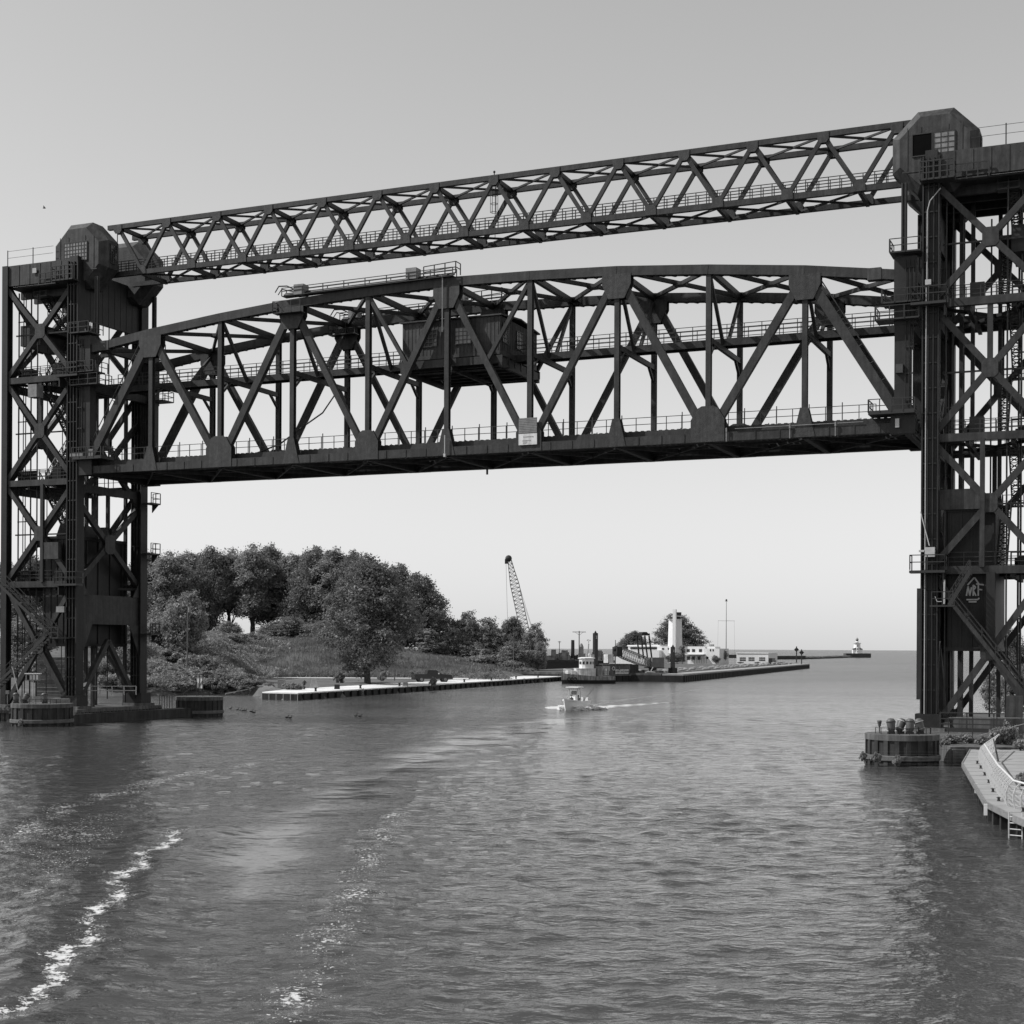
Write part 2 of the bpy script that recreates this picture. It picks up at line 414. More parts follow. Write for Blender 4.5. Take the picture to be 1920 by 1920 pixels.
# ================================================================== LIFT SPAN
PAN = 8.08
ZB0, ZB1 = 25.0, 25.75
ZT = {0: 37.85, 1: 39.0, 3: 40.5, 5: 41.05, 7: 40.5, 9: 39.0, 10: 37.85}
ZT[2] = 39.85; ZT[4] = 40.85; ZT[6] = 40.85; ZT[8] = 39.85
TD = 0.8                                  # depth of the top chord
span = empty('lift_span', B(40.4, WT / 2, 25.0))
tag(span, 'raised steel truss lift span hanging between the two bridge towers above the river', 'bridge span')
ZA = 25.4                                 # axis of the bottom chord
for t in (0.0, WT):
    near = t == 0
    m = MB(); m.beam(B(-.3, t, ZA), B(81.1, t, ZA), .62, ZB1 - ZB0)
    for k in range(0, 41): m.box(B(k * 2.02, t - (.33 if near else -.33), ZA), (.10, .05, .70), DS)
    part(m, 'bottom_chord', STEEL, span)
    m = MB()
    for k in range(0, 10):
        m.beam(B(k * PAN, t, ZT[k] - TD / 2), B((k + 1) * PAN, t, ZT[k + 1] - TD / 2), .70, TD, e=.04)
        for j in range(16):                # lacing bars under the chord
            f0, f1 = j / 16, (j + 1) / 16
            a = B((k + f0) * PAN, t + (-.3 if j % 2 else .3), ZT[k] * (1 - f0) + ZT[k + 1] * f0 - TD - .04)
            b = B((k + f1) * PAN, t + (.3 if j % 2 else -.3), ZT[k] * (1 - f1) + ZT[k + 1] * f1 - TD - .04)
            m.beam(a, b, .07, .05, UP)
    part(m, 'top_chord', STEEL, span)
    # diagonals of the warren truss
    for k in range(10):
        if k % 2 == 0: a, b = B(k * PAN, t, ZA), B((k + 1) * PAN, t, ZT[k + 1] - .6)
        else: a, b = B(k * PAN, t, ZT[k] - .6), B((k + 1) * PAN, t, ZA)
        hv = .80 if k in (0, 9) else (.66 if k in (1, 2, 7, 8) else .56)
        m = MB(); m.beam(a, b, .52, hv)
        if near and k in (0, 9):          # hand rail pipes on the end posts
            dd = (b - a).normalized(); nn = dd.cross(DT).normalized(); nn = nn if nn.z > 0 else -nn
            m.tube(a + nn * .75 - DT * .2, b + nn * .75 - DT * .2, .05)
            for j in range(9): q = a.lerp(b, (j + .5) / 9) - DT * .2; m.tube(q, q + nn * .75, .035)
        part(m, 'diagonal', STEEL, span)
    for k in range(1, 10):
        m = MB(); m.ibeam(B(k * PAN, t, ZB1), B(k * PAN, t, ZT[k] - TD + .05), .5, .44, DT, .07)
        part(m, 'vertical', STEEL, span)
    for k in range(1, 10):
        sg = -1
        tt = t - .31 - .02
        if k % 2 == 0:
            w, h = (1.45, 3.0) if k in (2, 8) else (1.2, 2.7)
            out = [(-w, 0), (w, 0), (w * 1.0, h * .62), (w * .62, h * .93), (w * .35, h), (-w * .35, h), (-w * .62, h * .93), (-w, h * .62)]
            m = MB()
            for o_ in (-.36, .33): m.prism([B(k * PAN + x, t + o_, ZB0 + .02 + z) for x, z in out], DT * .03)
            part(m, 'gusset_plate', GUSSET, span)
        else:
            m = MB()
            for o_ in (-.36, .33): m.prism([B(k * PAN + x, t + o_, ZB0 + .02 + z) for x, z in ((-.9, 0), (.9, 0), (.32, 2.4), (-.32, 2.4))], DT * .03)
            part(m, 'gusset_plate', GUSSET, span)
            w = 1.3; zt = ZT[k] - TD + .1
            m = MB()
            for o_ in (-.385, .36): m.prism([B(k * PAN + x, t + o_, zt + z) for x, z in ((-w, 0), (w, 0), (w, -.9), (w * .55, -2.1), (-w * .55, -2.1), (-w, -.9))], DT * .03)
            part(m, 'gusset_plate', GUSSET, span)
# stabilising struts from the even top nodes
for t in (0.0, WT):
    for k, d in ((4, 1), (6, -1)):
        a = B(k * PAN, t, ZT[k] - .7); b = B((k + d * .52) * PAN, t, ZA + (ZT[5] - .6 - ZA) * .52)
        part(MB().beam(a, b, .36, .34), 'stabiliser', STEEL, span)
# floor
for k in range(0, 11):
    m = MB(); m.beam(B(k * PAN, .3, 25.55), B(k * PAN, WT - .3, 25.55), .45, 1.25, DS)
    part(m, 'floor_beam', STEEL, span)
m = MB()
for t in (.95, 3.0, 4.3, 6.1, 7.4, 9.45):
    m.beam(B(-.5, t, 25.9), B(81.3, t, 25.9), .35, .95 if t in (.95, 9.45) else .75)
for k in range(0, 150):
    m.box(B(.2 + k * .54, WT / 2, 26.36), (.26, 8.6, .16), DS)
part(m, 'track_deck', STEEL, span)
m = MB()
for t in (2.6, 4.05, 6.35, 7.8): m.beam(B(-.5, t, 26.53), B(81.3, t, 26.53), .08, .16)
part(m, 'rail_track', RAIL, span)
m = MB()
for k in range(0, 10):
    for a, b in ((0, 1), (1, 0)):
        m.beam(B(k * PAN, .3 + a * (WT - .6), 25.1), B((k + 1) * PAN, .3 + b * (WT - .6), 25.1), .3, .14, UP)
part(m, 'bottom_bracing', STEEL, span)
for t in (.85, 9.55):
    m = MB(); railing(m, [B(2.5, t, 26.40), B(78.3, t, 26.40)], 1.15, 1.35, (1.0, .5), .03)
    for k in range(1, 29): m.beam(B(k * 2.7, t, 26.4), B(k * 2.7, t, 27.85), .07, .07, DS)
    part(m, 'deck_railing', RAIL, span)
# overhead bracing and sway frames
for k in range(1, 10):
    m = MB(); m.beam(B(k * PAN, .3, ZT[k] - .4), B(k * PAN, WT - .3, ZT[k] - .4), .4, .5, DS)
    part(m, 'top_strut', STEEL, span)
for k in range(0, 10):
    m = MB(); z0, z1 = ZT[k] - .3, ZT[k + 1] - .3
    m.beam(B(k * PAN + .2, .3, z0), B((k + 1) * PAN - .2, WT - .3, z1), .34, .30, UP)
    m.beam(B(k * PAN + .2, WT - .3, z0 - .02), B((k + 1) * PAN - .2, .3, z1 - .02), .34, .26, UP)
    m.box(B((k + .5) * PAN, WT / 2, (z0 + z1) / 2 - .05), (1.1, 1.1, .3), DS)
    part(m, 'top_bracing', STEEL, span)
ZW = 33.95
for k in range(1, 10):
    m = MB(); s = k * PAN
    m.beam(B(s, .25, ZW - .3), B(s, WT - .25, ZW - .3), .30, .45, DS)
    if k != 5:
        for t0, t1 in ((.3, WT / 2 - .4), (WT - .3, WT / 2 + .4)): m.beam(B(s, t0, ZT[k] - .8), B(s, t1, ZW - .1), .26, .30, DS)
    for t0 in (0.3, WT - .3):
        m.beam(B(s, t0, ZW - 1.6), B(s, t0 + (1.4 if t0 < 5 else -1.4), ZW - .4), .22, .22, DS)
    part(m, 'sway_frame', STEEL, span)
# walkway through the middle
for a, b in ((.5, 35.6), (45.1, 80.3)):
    m = MB()
    for t in (WT / 2 - .65, WT / 2 + .65): m.beam(B(a, t, ZW + .32), B(b, t, ZW + .32), .16, .62)
    m.box(B((a + b) / 2, WT / 2, ZW + .60), (b - a, 1.35, .05), DS)
    wk = part(m, 'walkway', STEEL, span)
    for t in (WT / 2 - .72, WT / 2 + .72):
        m = MB(); railing(m, [B(a, t, ZW + .64), B(b, t, ZW + .64)], 1.2, 1.5, (1.0, .68, .36), .03); part(m, 'walkway_railing', RAIL, wk)
# machine house
mh0, mh1, mt0, mt1, mz0, mz1 = 35.45, 45.2, .75, 9.55, 34.0, 37.45
m = MB(); m.box(B((mh0 + mh1) / 2, (mt0 + mt1) / 2, (mz0 + mz1) / 2), (mh1 - mh0, mt1 - mt0, mz1 - mz0), DS)
for k in range(0, 26): m.box(B(mh0 + .2 + k * .375, mt0 - .015, 35.9), (.06, .03, 3.0), DS)
for k in range(0, 23): m.box(B(mh1 + .015, mt0 + .3 + k * .375, 35.9), (.03, .06, 3.0), DS)
house = part(m, 'machine_house', STEEL2, span, label='corrugated dark machine house hung inside the middle of the truss')
m = MB(); c0, c1 = mh0 - .25, mh1 + .25
m.prism([B(c0, mt0 - .25, mz1), B(c0, (mt0 + mt1) / 2, mz1 + .42), B(c0, mt1 + .25, mz1), B(c0, mt1 + .25, mz1 + .12), B(c0, (mt0 + mt1) / 2, mz1 + .56), B(c0, mt0 - .25, mz1 + .12)], DS * (c1 - c0))
part(m, 'roof', GUSSET, house)
m = MB()
for t in np.linspace(mt0, mt1, 7): m.beam(B(mh0 - .1, t, 33.55), B(mh1 + .3, t, 33.55), .25, .7)
for s in (mh0, 40.4, mh1 + .1): m.beam(B(s, mt0 - .12, 33.3), B(s, mt1 + .12, 33.3), .3, .9, DS)
for t in (mt0 + 1, mt1 - 1): m.tube(B(mh0 + 1, t, 32.9), B(mh1 + .6, t, 32.9), .09)
part(m, 'floor_frame', STEEL, house)
def window(parent, c, w, h, right, nx, ny, glass, face, name='window', fr=.05):
    """glazed sash: pane sheet with glazing bars, face = outward normal"""
    c = Vector(c); right = Vector(right); face = Vector(face)
    f = MB(); f.beam(c - right * w / 2, c + right * w / 2, .04, h, face)
    wn_ = part(f, name, glass, parent)
    g = MB(); o = face * .03
    for i in range(nx + 1):
        x = -w / 2 + w * i / nx; g.beam(c + o + right * x - UP * h / 2, c + o + right * x + UP * h / 2, .05, fr if 0 < i < nx else fr * 1.8, face)
    for i in range(ny + 1):
        z = -h / 2 + h * i / ny; g.beam(c + o + UP * z - right * w / 2, c + o + UP * z + right * w / 2, .055, fr if 0 < i < ny else fr * 1.8, face)
    part(g, 'glazing_bars', RAIL, wn_)
    return wn_
for s, gl in ((38.2, GLASS), (41.6, DGLASS)): window(house, B(s, mt0 - .05, 35.9), 1.6, 1.5, DS, 4, 4, gl, -DT)
for t in (2.0, 5.2, 7.9): window(house, B(mh1 + .05, t, 36.0), 1.4, 1.6, DT, 4, 4, GLASS, DS)
# catwalk and boxes on the top chords
for t in (0.0, WT):
    sg = -1 if t == 0 else 1
    m = MB(); a, b = B(23.4, t + sg * .3, 40.75), B(41.2, t + sg * .3, 41.05)
    m.beam(a, b, .9, .06, DT)
    railing(m, [a - DT * .42, b - DT * .42], .75, 2.3, (1.0, .6), .035); railing(m, [a + DT * .42, b + DT * .42], .75, 2.3, (1.0, .6), .035)
    m.tube(a + UP * .2, b + UP * .2, .08); m.tube(a + UP * .38 + DT * .2, b + UP * .38 + DT * .2, .06)
    cw = part(m, 'chord_catwalk', RAIL, span)
    m = MB(); railing(m, [B(38.2, t - .5, 41.15), B(41.4, t - .5, 41.35), B(41.4, t + .5, 41.35)], 1.0, 1.1, (1, .5), .04); part(m, 'catwalk_railing', RAIL, cw)
    for s, z in ((25.2, 41.25), (37.0, 41.65)):
        part(MB().box(B(s, t - .2, z), (1.05, 1.0, 1.0), DS), 'junction_box', GREYBOX, span)
    m = MB(); m.path([B(22.6, t - .6, 41.2), B(23.0, t - .6, 41.75), B(23.9, t - .6, 41.7), B(24.7, t - .5, 41.3)], .06); m.path([B(22.8, t - .4, 41.0), B(23.2, t - .4, 41.5), B(24.7, t - .4, 41.1)], .05)
    part(m, 'conduit', RAIL, span)
    m = MB(); m.box(B(24.2, t - .75, 39.1), (3.0, .9, .08), DS); railing(m, [B(22.7, t - 1.2, 39.1), B(25.7, t - 1.2, 39.1)], 1.1, 1.0, (1, .5), .03); railing(m, [B(22.7, t - 1.2, 39.1), B(22.7, t - .4, 39.1)], 1.1, 1.0, (1, .5), .03)
    part(m, 'inspection_platform', RAIL, span)
# pipe down from the catwalk
m = MB(); m.path([B(39.6, -.6, 41.3), B(40.05, -.6, 41.25), B(40.15, -.6, 40.8), B(40.15, -.6, 36.1)], .06); part(m, 'down_pipe', GREYBOX, span)
# sign on the central gusset
m = MB(); m.box(B(48.46, -.46, 27.25), (1.72, .05, 1.35), DS)
for k in range(9): m.box(B(48.46, -.495, 26.65 + k * .15), (1.66, .02, .05), DS)
part(m, 'warning_board', GREYBOX, span, label='grey ribbed board on the gusset plate at mid span')
sg_ = part(MB().box(B(48.46, -.46, 26.05), (1.74, .06, .98), DS), 'sign_plate', OFFW, span, label='faded white notice plate below the ribbed board')
m = MB(); rr_ = random.Random(6)                # worn, no longer legible lettering
for z_, n_, x0_ in ((26.25, 9, -.38), (25.92, 8, -.50), (25.74, 4, -.42)):
    for k in range(n_): m.box(B(48.46 + x0_ + k * .11, -.495, z_ + rr_.uniform(-.02, .02)), (.05 + .03 * rr_.random(), .01, .05 + .08 * rr_.random()), DS)
part(m, 'faded_lettering', GREYBOX, sg_)
part(MB().tube(B(40.45, -.6, 25.2), B(40.45, -.6, 26.8), .05).box(B(40.45, -.6, 25.0), (.2, .2, .3), DS), 'navigation_light', PALE, span)
part(MB().tube(B(40.8, 8, 24.9), B(40.8, 8, 24.2), .10), 'navigation_light', BLACKP, span)
m = MB()
for s in (66.3, 71.6, 75.3): m.tube(B(s, -.45, 24.95), B(s, -.45, 26.1), .05); m.box(B(s, -.5, 25.9), (.12, .1, .3), DS)
m.tube(B(67, -.42, 25.98), B(77.5, -.42, 25.98), .03)
part(m, 'conduit', GREYBOX, span)
# drooping cable in the left bay
m = MB(); pts = [B(9.5, 8.5, 27.0), B(14, 8.5, 27.3), B(17.5, 8.5, 28.3), B(20, 8.5, 29.8), B(22.5, 8.5, 31.2), B(24.2, 8.5, 33.3)]
m.path(pts, .08); part(m, 'hanging_cable', RAIL, span)
# end posts, platforms
for e_, dr_ in ((0.0, -1), (80.8, 1)):
    for t in (0.0, WT):
        tg = -1 if t == 0 else 1
        m = MB(); m.box(B(e_ - dr_ * .05, t, 36.2), (1.75, 1.0, 5.4), DS); m.box(B(e_ - dr_ * .25, t, 30.2), (1.25, .9, 7.0), DS)
        m.box(B(e_ - dr_ * .2, t, 26.0), (1.9, .95, 2.2), DS)
        for z in (27.5, 29.6, 31.7, 33.8, 35.9, 38.0): m.box(B(e_ + dr_ * .3, t - .56, z), (.75, .1, .1), DS)
        for x in (.0, .3, .6): m.tube(B(e_ + dr_ * x, t - .6, 27.2), B(e_ + dr_ * x, t - .6, 38.6), .04)
        part(m, 'end_post', STEELD, span)
        m = MB(); m.box(B(e_ - dr_ * 2.5, t, 37.78), (1.1, .78, .95), DS); part(m, 'chord_pin_link', STEEL2, span)
        for z, w, o_ in ((39.15, 2.4, .0), (35.2, 3.0, -.3), (33.9, 3.4, -.6), (26.55, 3.6, -1.0)):
            cs = e_ + dr_ * o_
            m = MB(); m.box(B(cs, t + tg * .2, z), (w, 1.9, .12 if z > 30 else .3), DS)
            c = [B(cs - w / 2, t + tg * 1.15, z), B(cs + w / 2, t + tg * 1.15, z)]
            railing(m, c, 1.05, 1.0, (1, .5), .035)
            railing(m, [B(cs - dr_ * w / 2, t - .75, z), B(cs - dr_ * w / 2, t + 1.15, z)], 1.05, 1.0, (1, .5), .035)
            part(m, 'end_platform', RAIL, span)
    for z_, w_, h_ in ((34.0, .5, .8), (38.4, .6, 1.0), (25.9, .6, 1.5)): part(MB().beam(B(e_, .3, z_), B(e_, WT - .3, z_), w_, h_, DS), 'end_portal_beam', STEEL, span)
part(MB().box(B(80.35, -.62, 30.0), (.55, .35, .7), DS), 'junction_box', STEEL2, span)
part(MB().box(B(80.2, -.62, 25.7), (.3, .2, .7), DS), 'junction_box', PALE, span)
part(MB().box(B(1.4, -.8, 27.0), (.5, .3, .8), DS).box(B(-.4, -.8, 26.9), (1.6, .3, .3), DS), 'junction_box', GREYBOX, span)

# ================================================================== TOWERS
LV = [1.3, 14.0, 24.4, 35.0, 44.8]
def tower(name, P, da, label):
    """P(a, t, z): a grows from the river outwards; da = unit vector of growing a"""
    root = empty(name, P(5.7, WT / 2, 1.3)); tag(root, label, 'bridge tower')
    AF, AR = 1.25, 10.1
    for t in (0.0, WT):
        m = MB(); m.box(P(AF, t, (1.3 + 47.1) / 2), (.95, .8, 45.8), DS)
        for o_ in (-.6, .6): m.box(P(AF + o_, t, 24.0), (.12, 1.15, 45.2), DS)
        for o_ in (-.18, .22): m.box(P(AF + o_, t - .5, 24.0), (.09, .16, 45.0), DS)
        for z in range(0, 23): m.box(P(AF, t - .5, 2.6 + z * 1.98), (1.0, .08, .10), DS)
        m.box(P(AF, t, 2.0), (2.0, 1.7, 1.4), DS)
        part(m, 'front_column', STEELD, root)
        m = MB(); m.ibeam(P(AR, t, 1.3), P(AR, t, 46.9), .8, .72, DS if False else DT, .1); part(m, 'rear_column', STEELD, root)
        # face bracing
        for i in range(4):
            z0, z1 = LV[i], LV[i + 1]
            zc = (z0 + z1) / 2
            for p, q in (((AF + .4, z0 + .5), (AR - .3, z1 - .5)), ((AF + .4, z1 - .5), (AR - .3, z0 + .5))):
                if i == 0 and p[1] < zc: p = (AF + .4, z0 + .3)
                part(MB().beam(P(p[0], t, p[1]), P(q[0], t, q[1]), .40, .50, e=.2), 'brace', STEEL, root)
            m = MB()
            for o_ in (-.23, .20): m.prism([P(5.7 + x, t + o_, zc + z) for x, z in ((-.62, -.45), (-.36, -.74), (.36, -.74), (.62, -.45), (.62, .45), (.36, .74), (-.36, .74), (-.62, .45))], DT * .03)
            part(m, 'gusset_plate', GUSSET, root)
            if 0 < i < 3:
                if i == 2: part(MB().beam(P(5.7, t, zc + .6), P(5.7, t, z1 - .2), .3, .42), 'post', STEEL, root)
                else:
                    part(MB().beam(P(5.2, t - .26, 14.2), P(5.2, t - .26, z1 - .2), .3, .36), 'post', STEEL, root)
                    if da.dot(DS) > 0 and t == 0: part(MB().ibeam(P(5.85, t - .1, 7.0), P(5.85, t - .1, 13.8), .4, .66), 'post', STEELD, root)
            if i > 0:
                m = MB(); m.beam(P(AF, t, z0), P(AR, t, z0), .45, .62)
                part(m, 'strut', STEEL, root)
        m = MB(); m.beam(P(AF, t, 45.85), P(AR + .35, t, 45.85), .45, 2.1)
        for k in range(6): m.box(P(3 + k * 1.35, t - .24, 45.85), (.08, .05, 2.0), DS)
        part(m, 'top_girder', STEEL2, root)
    # river face, rear face
    for nm, A in (('river', AF), ('rear', AR)):
        for i in range(1, 4 if nm == 'rear' else 2):
            z0, z1 = LV[i], (LV[i + 1] if nm == 'rear' else 22.6)
            for p, q in (((.4, z0 + .3), (WT - .4, z1 - .3)), ((.4, z1 - .3), (WT - .4, z0 + .3))):
                part(MB().beam(P(A, p[0], p[1]), P(A, q[0], q[1]), .42, .55, DS, e=.1), 'brace', STEEL, root)
            m = MB(); zc = (z0 + z1) / 2
            for o_ in (-.25, .22): m.prism([P(A + o_, WT / 2 + x, zc + z) for x, z in ((-.8, -.7), (-.4, -1), (.4, -1), (.8, -.7), (.8, .7), (.4, 1), (-.4, 1), (-.8, .7))], DS * .03)
            part(m, 'gusset_plate', GUSSET, root)
        for z in ((24.4, 35.0) if nm == 'river' else (14.0, 24.4, 35.0)):
            part(MB().beam(P(A, .3, z - .6), P(A, WT - .3, z - .6), .4, .8, DS), 'strut', STEEL, root)
        part(MB().beam(P(A, 5.2, 8.3), P(A, .5, 2.0), .42, .5, DS), 'brace', STEEL, root)
        part(MB().beam(P(A, 5.2, 8.3), P(A, WT - .5, 2.0), .42, .5, DS), 'brace', STEEL, root)
    for p, q in (((.4, 22.8), (5.0, 26.9)), ((WT - .4, 22.8), (5.4, 26.9)), ((5.0, 26.9), (.4, 31.5)), ((5.4, 26.9), (WT - .4, 31.5))):
        part(MB().beam(P(AF, *p), P(AF, *q), .42, .5, DS), 'brace', STEEL, root)
    m = MB(); m.box(P(AF - .3, WT / 2, 11.4), (.12, WT - .8, 2.9), DS); m.box(P(AF, WT / 2, 12.9), (.6, WT - .8, .12), DS)
    for sgn in (0, 1):
        tt = .5 if sgn == 0 else WT - .5; ti = tt + (1.7 if sgn == 0 else -1.7)
        m.prism([P(AF - .36, tt, 9.97), P(AF - .36, ti, 9.97), P(AF - .36, tt, 6.6)], DS * .1)
        m.prism([P(AF - .36, tt, 12.9), P(AF - .36, ti - (.6 if sgn == 0 else -.6), 12.9), P(AF - .36, tt, 14.6)], DS * .1)
    part(m, 'portal_plate', STEEL, root)
    # high portal girder behind the sheaves
    m = MB(); m.box(P(AF - .2, WT / 2, 43.4), (.3, WT - .5, 5.0), DS)
    for k in range(10): m.box(P(AF - .36, .8 + k * .97, 43.4), (.03, .06, 4.9), DS)
    part(m, 'portal_girder', STEELD, root)
    m = MB(); m.box(P(5.6, WT / 2, 44.72), (8.6, WT - .5, .16), DS)
    for t in (2.0, 4.0, 6.4, 8.4): m.beam(P(1.5, t, 44.3), P(10, t, 44.3), .3, .8)
    part(m, 'top_floor', STEEL, root)
    m = MB()
    for t in (2.2, 8.2):
        m.beam(P(AF, t, 35.4), P(AR, t, 35.4), .3, .5)
    m.box(P(8.4, 4.0, 40.0), (2.6, 5.0, 2.1), DS)                     # drive housing
    m.box(P(6.6, 5.5, 40.3), (1.5, 7.0, .3), DS)
    part(m, 'inner_deck', STEEL, root)
    # sheave houses: eight sided drums with a bevelled face
    for t in (0.25, WT - 2.6):
        c = AF + .15; zc = 47.35; R = 3.35
        def octo(r, tt, rz=None):
            rz = rz or r; k = .414
            return [P(c + x * r, tt, zc + z * rz) for x, z in ((-k, -1), (k, -1), (1, -k), (1, k), (k, 1), (-k, 1), (-1, k), (-1, -k))]
        rings = [octo(R * .80, t), octo(R * .80, t + .02), octo(R, t + .75), octo(R, t + 2.3), octo(R * .9, t + 2.75)]
        m = MB(); vs_ = [v for r_ in rings for v in r_]
        fs_ = [tuple(range(8)), tuple(range(39, 31, -1))]
        for i in range(4):
            for k in range(8): fs_.append((i * 8 + k, i * 8 + (k + 1) % 8, (i + 1) * 8 + (k + 1) % 8, (i + 1) * 8 + k))
        m.add(vs_, fs_)
        if t < 1:                                # seams of the cover plates
            for x in (-2.1, -1.05, 1.05, 2.1): m.box(P(c + x, t - .02, zc + .2), (.06, .04, 3.4), DS)
            m.beam(P(c - 2.5, t - .02, zc - 1.6), P(c + 2.5, t - .02, zc - 1.6), .04, .10)
        sh = part(m, 'sheave_house', STEEL2, root)
        right = DS
        if t < 1:
            if name == 'bridge_tower' and da.dot(DS) > 0:
                window(sh, P(c - 0.95, t - .03, zc + .45), 1.55, 1.75, right, 1, 1, DARK, -DT)
                window(sh, P(c + 0.75, t - .03, zc + .45), 1.6, 1.75, right, 3, 4, DGLASS, -DT)
            else:
                window(sh, P(c + .15, t - .03, zc + .35), 2.9, 1.9, right, 8, 5, DGLASS, -DT)
        window(sh, P(c, t + 1.55, zc + .1) + DS * (R + .03) * 1.0, 1.0, 1.9, DT, 3, 4, GLASS, DS)
    # platforms with railings at every level, near side
    for z in (14.0, 35.0):
        m = MB(); m.box(P(1.2, -1.0, z - .15), (2.7, 1.1, .2), DS)
        railing(m, [P(-.1, -1.5, z), P(2.55, -1.5, z)], 1.15, 1.3, (1, .52), .04)
        railing(m, [P(-.1, -1.5, z), P(-.1, -.4, z)], 1.15, 1.1, (1, .52), .04); railing(m, [P(2.55, -1.5, z), P(2.55, -.4, z)], 1.15, 1.1, (1, .52), .04)
        m.box(P(2.4, -.7, z - .7), (.12, .9, .9), DS)
        part(m, 'platform', RAIL, root)
    for z in LV[1:4]:
        m = MB(); m.box(P(6.0, .75, z + .30), (7.2, .9, .06), DS)
        railing(m, [P(2.6, .35, z + .32), P(9.6, .35, z + .32)], 1.1, 1.2, (1, .66, .33), .03); railing(m, [P(2.6, 1.2, z + .32), P(9.6, 1.2, z + .32)], 1.1, 1.2, (1, .5), .03)
        part(MB().box(P(9.0, 2.0, z + .9), (1.6, 1.0, 1.2), DS), 'equipment_box', RAIL, root)
        part(m, 'walkway', RAIL, root); m = MB()
        railing(m, [P(2.6, 9.2, z + .32), P(9.6, 9.2, z + .32)], 1.1, 1.2, (1, .5), .03); m.box(P(6.0, 9.6, z + .30), (7.2, .9, .06), DS)
        part(m, 'walkway', RAIL, root)
    for z in LV[1:4]:
        for p, q in (((AF, .3), (5.7, WT / 2)), ((AF, WT - .3), (5.7, WT / 2)), ((AR, .3), (5.7, WT / 2)), ((AR, WT - .3), (5.7, WT / 2))):
            part(MB().beam(P(p[0], p[1], z - .2), P(q[0], q[1], z - .2), .25, .28, UP), 'plan_brace', STEELD, root)
        for a in (4.0, 7.4): part(MB().beam(P(a, .2, z - .35), P(a, WT - .2, z - .35), .3, .5, DS), 'floor_beam', STEELD, root)
        m = MB(); m.box(P(4.6, 1.6, z + 1.0), (1.1, .9, 1.5), DS); part(m, 'equipment_box', RAIL, root)
        m = MB(); m.box(P(8.2, 5.4, z + .8), (1.4, 1.8, 1.1), DS); m.tube(P(7.2, 5.4, z + .9), P(9.2, 5.4, z + .9), .35, 10); part(m, 'winch', RAIL, root)
    for a, t in ((2.3, .7), (2.6, 2.6), (6.9, .9), (8.8, 9.6), (4.9, 9.8)):
        part(MB().tube(P(a, t, 2.0), P(a, t, 44.0), .07, 6), 'riser_pipe', RAIL, root)
    for zc_ in (19.2, 29.7, 39.9):
        part(MB().beam(P(2.0, 1.0, zc_), P(9.8, 1.0, zc_), .1, .14), 'cable_spacer', RAIL, root)
    # river side balconies of the far column
    for z in (23.0, 17.6, 38.5, 9.0):
        m = MB(); s0 = -.1
        m.box(P(s0 - .1, WT + .2, z), (1.2, 1.6, .15), DS); railing(m, [P(s0 - .65, WT - .6, z), P(s0 - .65, WT + 1, z)], 1.15, .8, (1, .5), .035)
        railing(m, [P(s0 - .65, WT + 1, z), P(s0 + .3, WT + 1, z)], 1.15, .8, (1, .5), .035)
        m.prism([P(s0 + .3, WT + .8, z), P(s0 - .6, WT + .8, z), P(s0 + .3, WT + .8, z - .9)], DT * .1)
        part(m, 'balcony', RAIL, root)
    # head platform in front of the near sheave
    m = MB(); m.box(P(1.8, -.9, 44.5), (2.6, 1.3, .14), DS)
    for h_ in (.5, .95, 1.4): m.beam(P(.5, -1.52, 44.5 + h_), P(3.1, -1.52, 44.5 + h_), .09, .09)
    for k in range(6): m.beam(P(.5 + k * .52, -1.52, 44.5), P(.5 + k * .52, -1.52, 45.95), .12, .09)
    railing(m, [P(3.1, -1.5, 44.5), P(3.1, -.5, 44.5), P(5.6, -.5, 44.5)], 1.2, 1.0, (1, .5), .04)
    m.box(P(4.3, -.65, 44.42), (2.4, .6, .1), DS)
    part(m, 'head_platform', RAIL, root)
    # stairs: steep flights running across the tower
    z = 14.3; k = 0
    while z < 43:
        rise = 5.2 if z + 5.2 < 44.5 else 3.6
        ta, tb = (2.2, 6.4) if k % 2 == 0 else (6.4, 2.2)
        a0 = 6.5 + (k % 2) * .75
        m = MB()
        for o_ in (-.36, .36):
            p, q = P(a0 + o_, ta, z), P(a0 + o_, tb, z + rise)
            m.beam(p, q, .06, .26, DS); m.beam(p + UP * 1.0, q + UP * 1.0, .06, .07, DS)
            for j in range(12):
                u_, v_ = p.lerp(q, j / 12), p.lerp(q, (j + 1) / 12)
                m.beam(u_, v_ + UP * 1.0, .04, .04, DS); m.beam(u_ + UP * 1.0, v_, .04, .04, DS)
        for j in range(11):
            u_, v_ = P(a0, ta, z - .12).lerp(P(a0, tb, z + rise - .12), j / 11), P(a0, ta, z - .12).lerp(P(a0, tb, z + rise - .12), (j + 1) / 11)
            m.beam(u_ - DS * .36, v_ + DS * .36, .05, .07, DT); m.beam(u_ + DS * .36, v_ - DS * .36, .05, .07, DT)
        for j in range(22):
            c_ = P(a0, ta, z).lerp(P(a0, tb, z + rise), (j + .5) / 22); m.box(c_, (.7, .24, .04), DS)
        part(m, 'stair_flight', RAIL, root)
        m = MB(); m.box(P(6.9, tb + (.5 if tb > 4 else -.5), z + rise), (1.7, 1.0, .1), DS)
        railing(m, [P(6.1, tb + (1 if tb > 4 else -1), z + rise), P(7.7, tb + (1 if tb > 4 else -1), z + rise)], 1.0, .8, (1, .5), .03)
        part(m, 'landing', RAIL, root)
        z += rise; k += 1
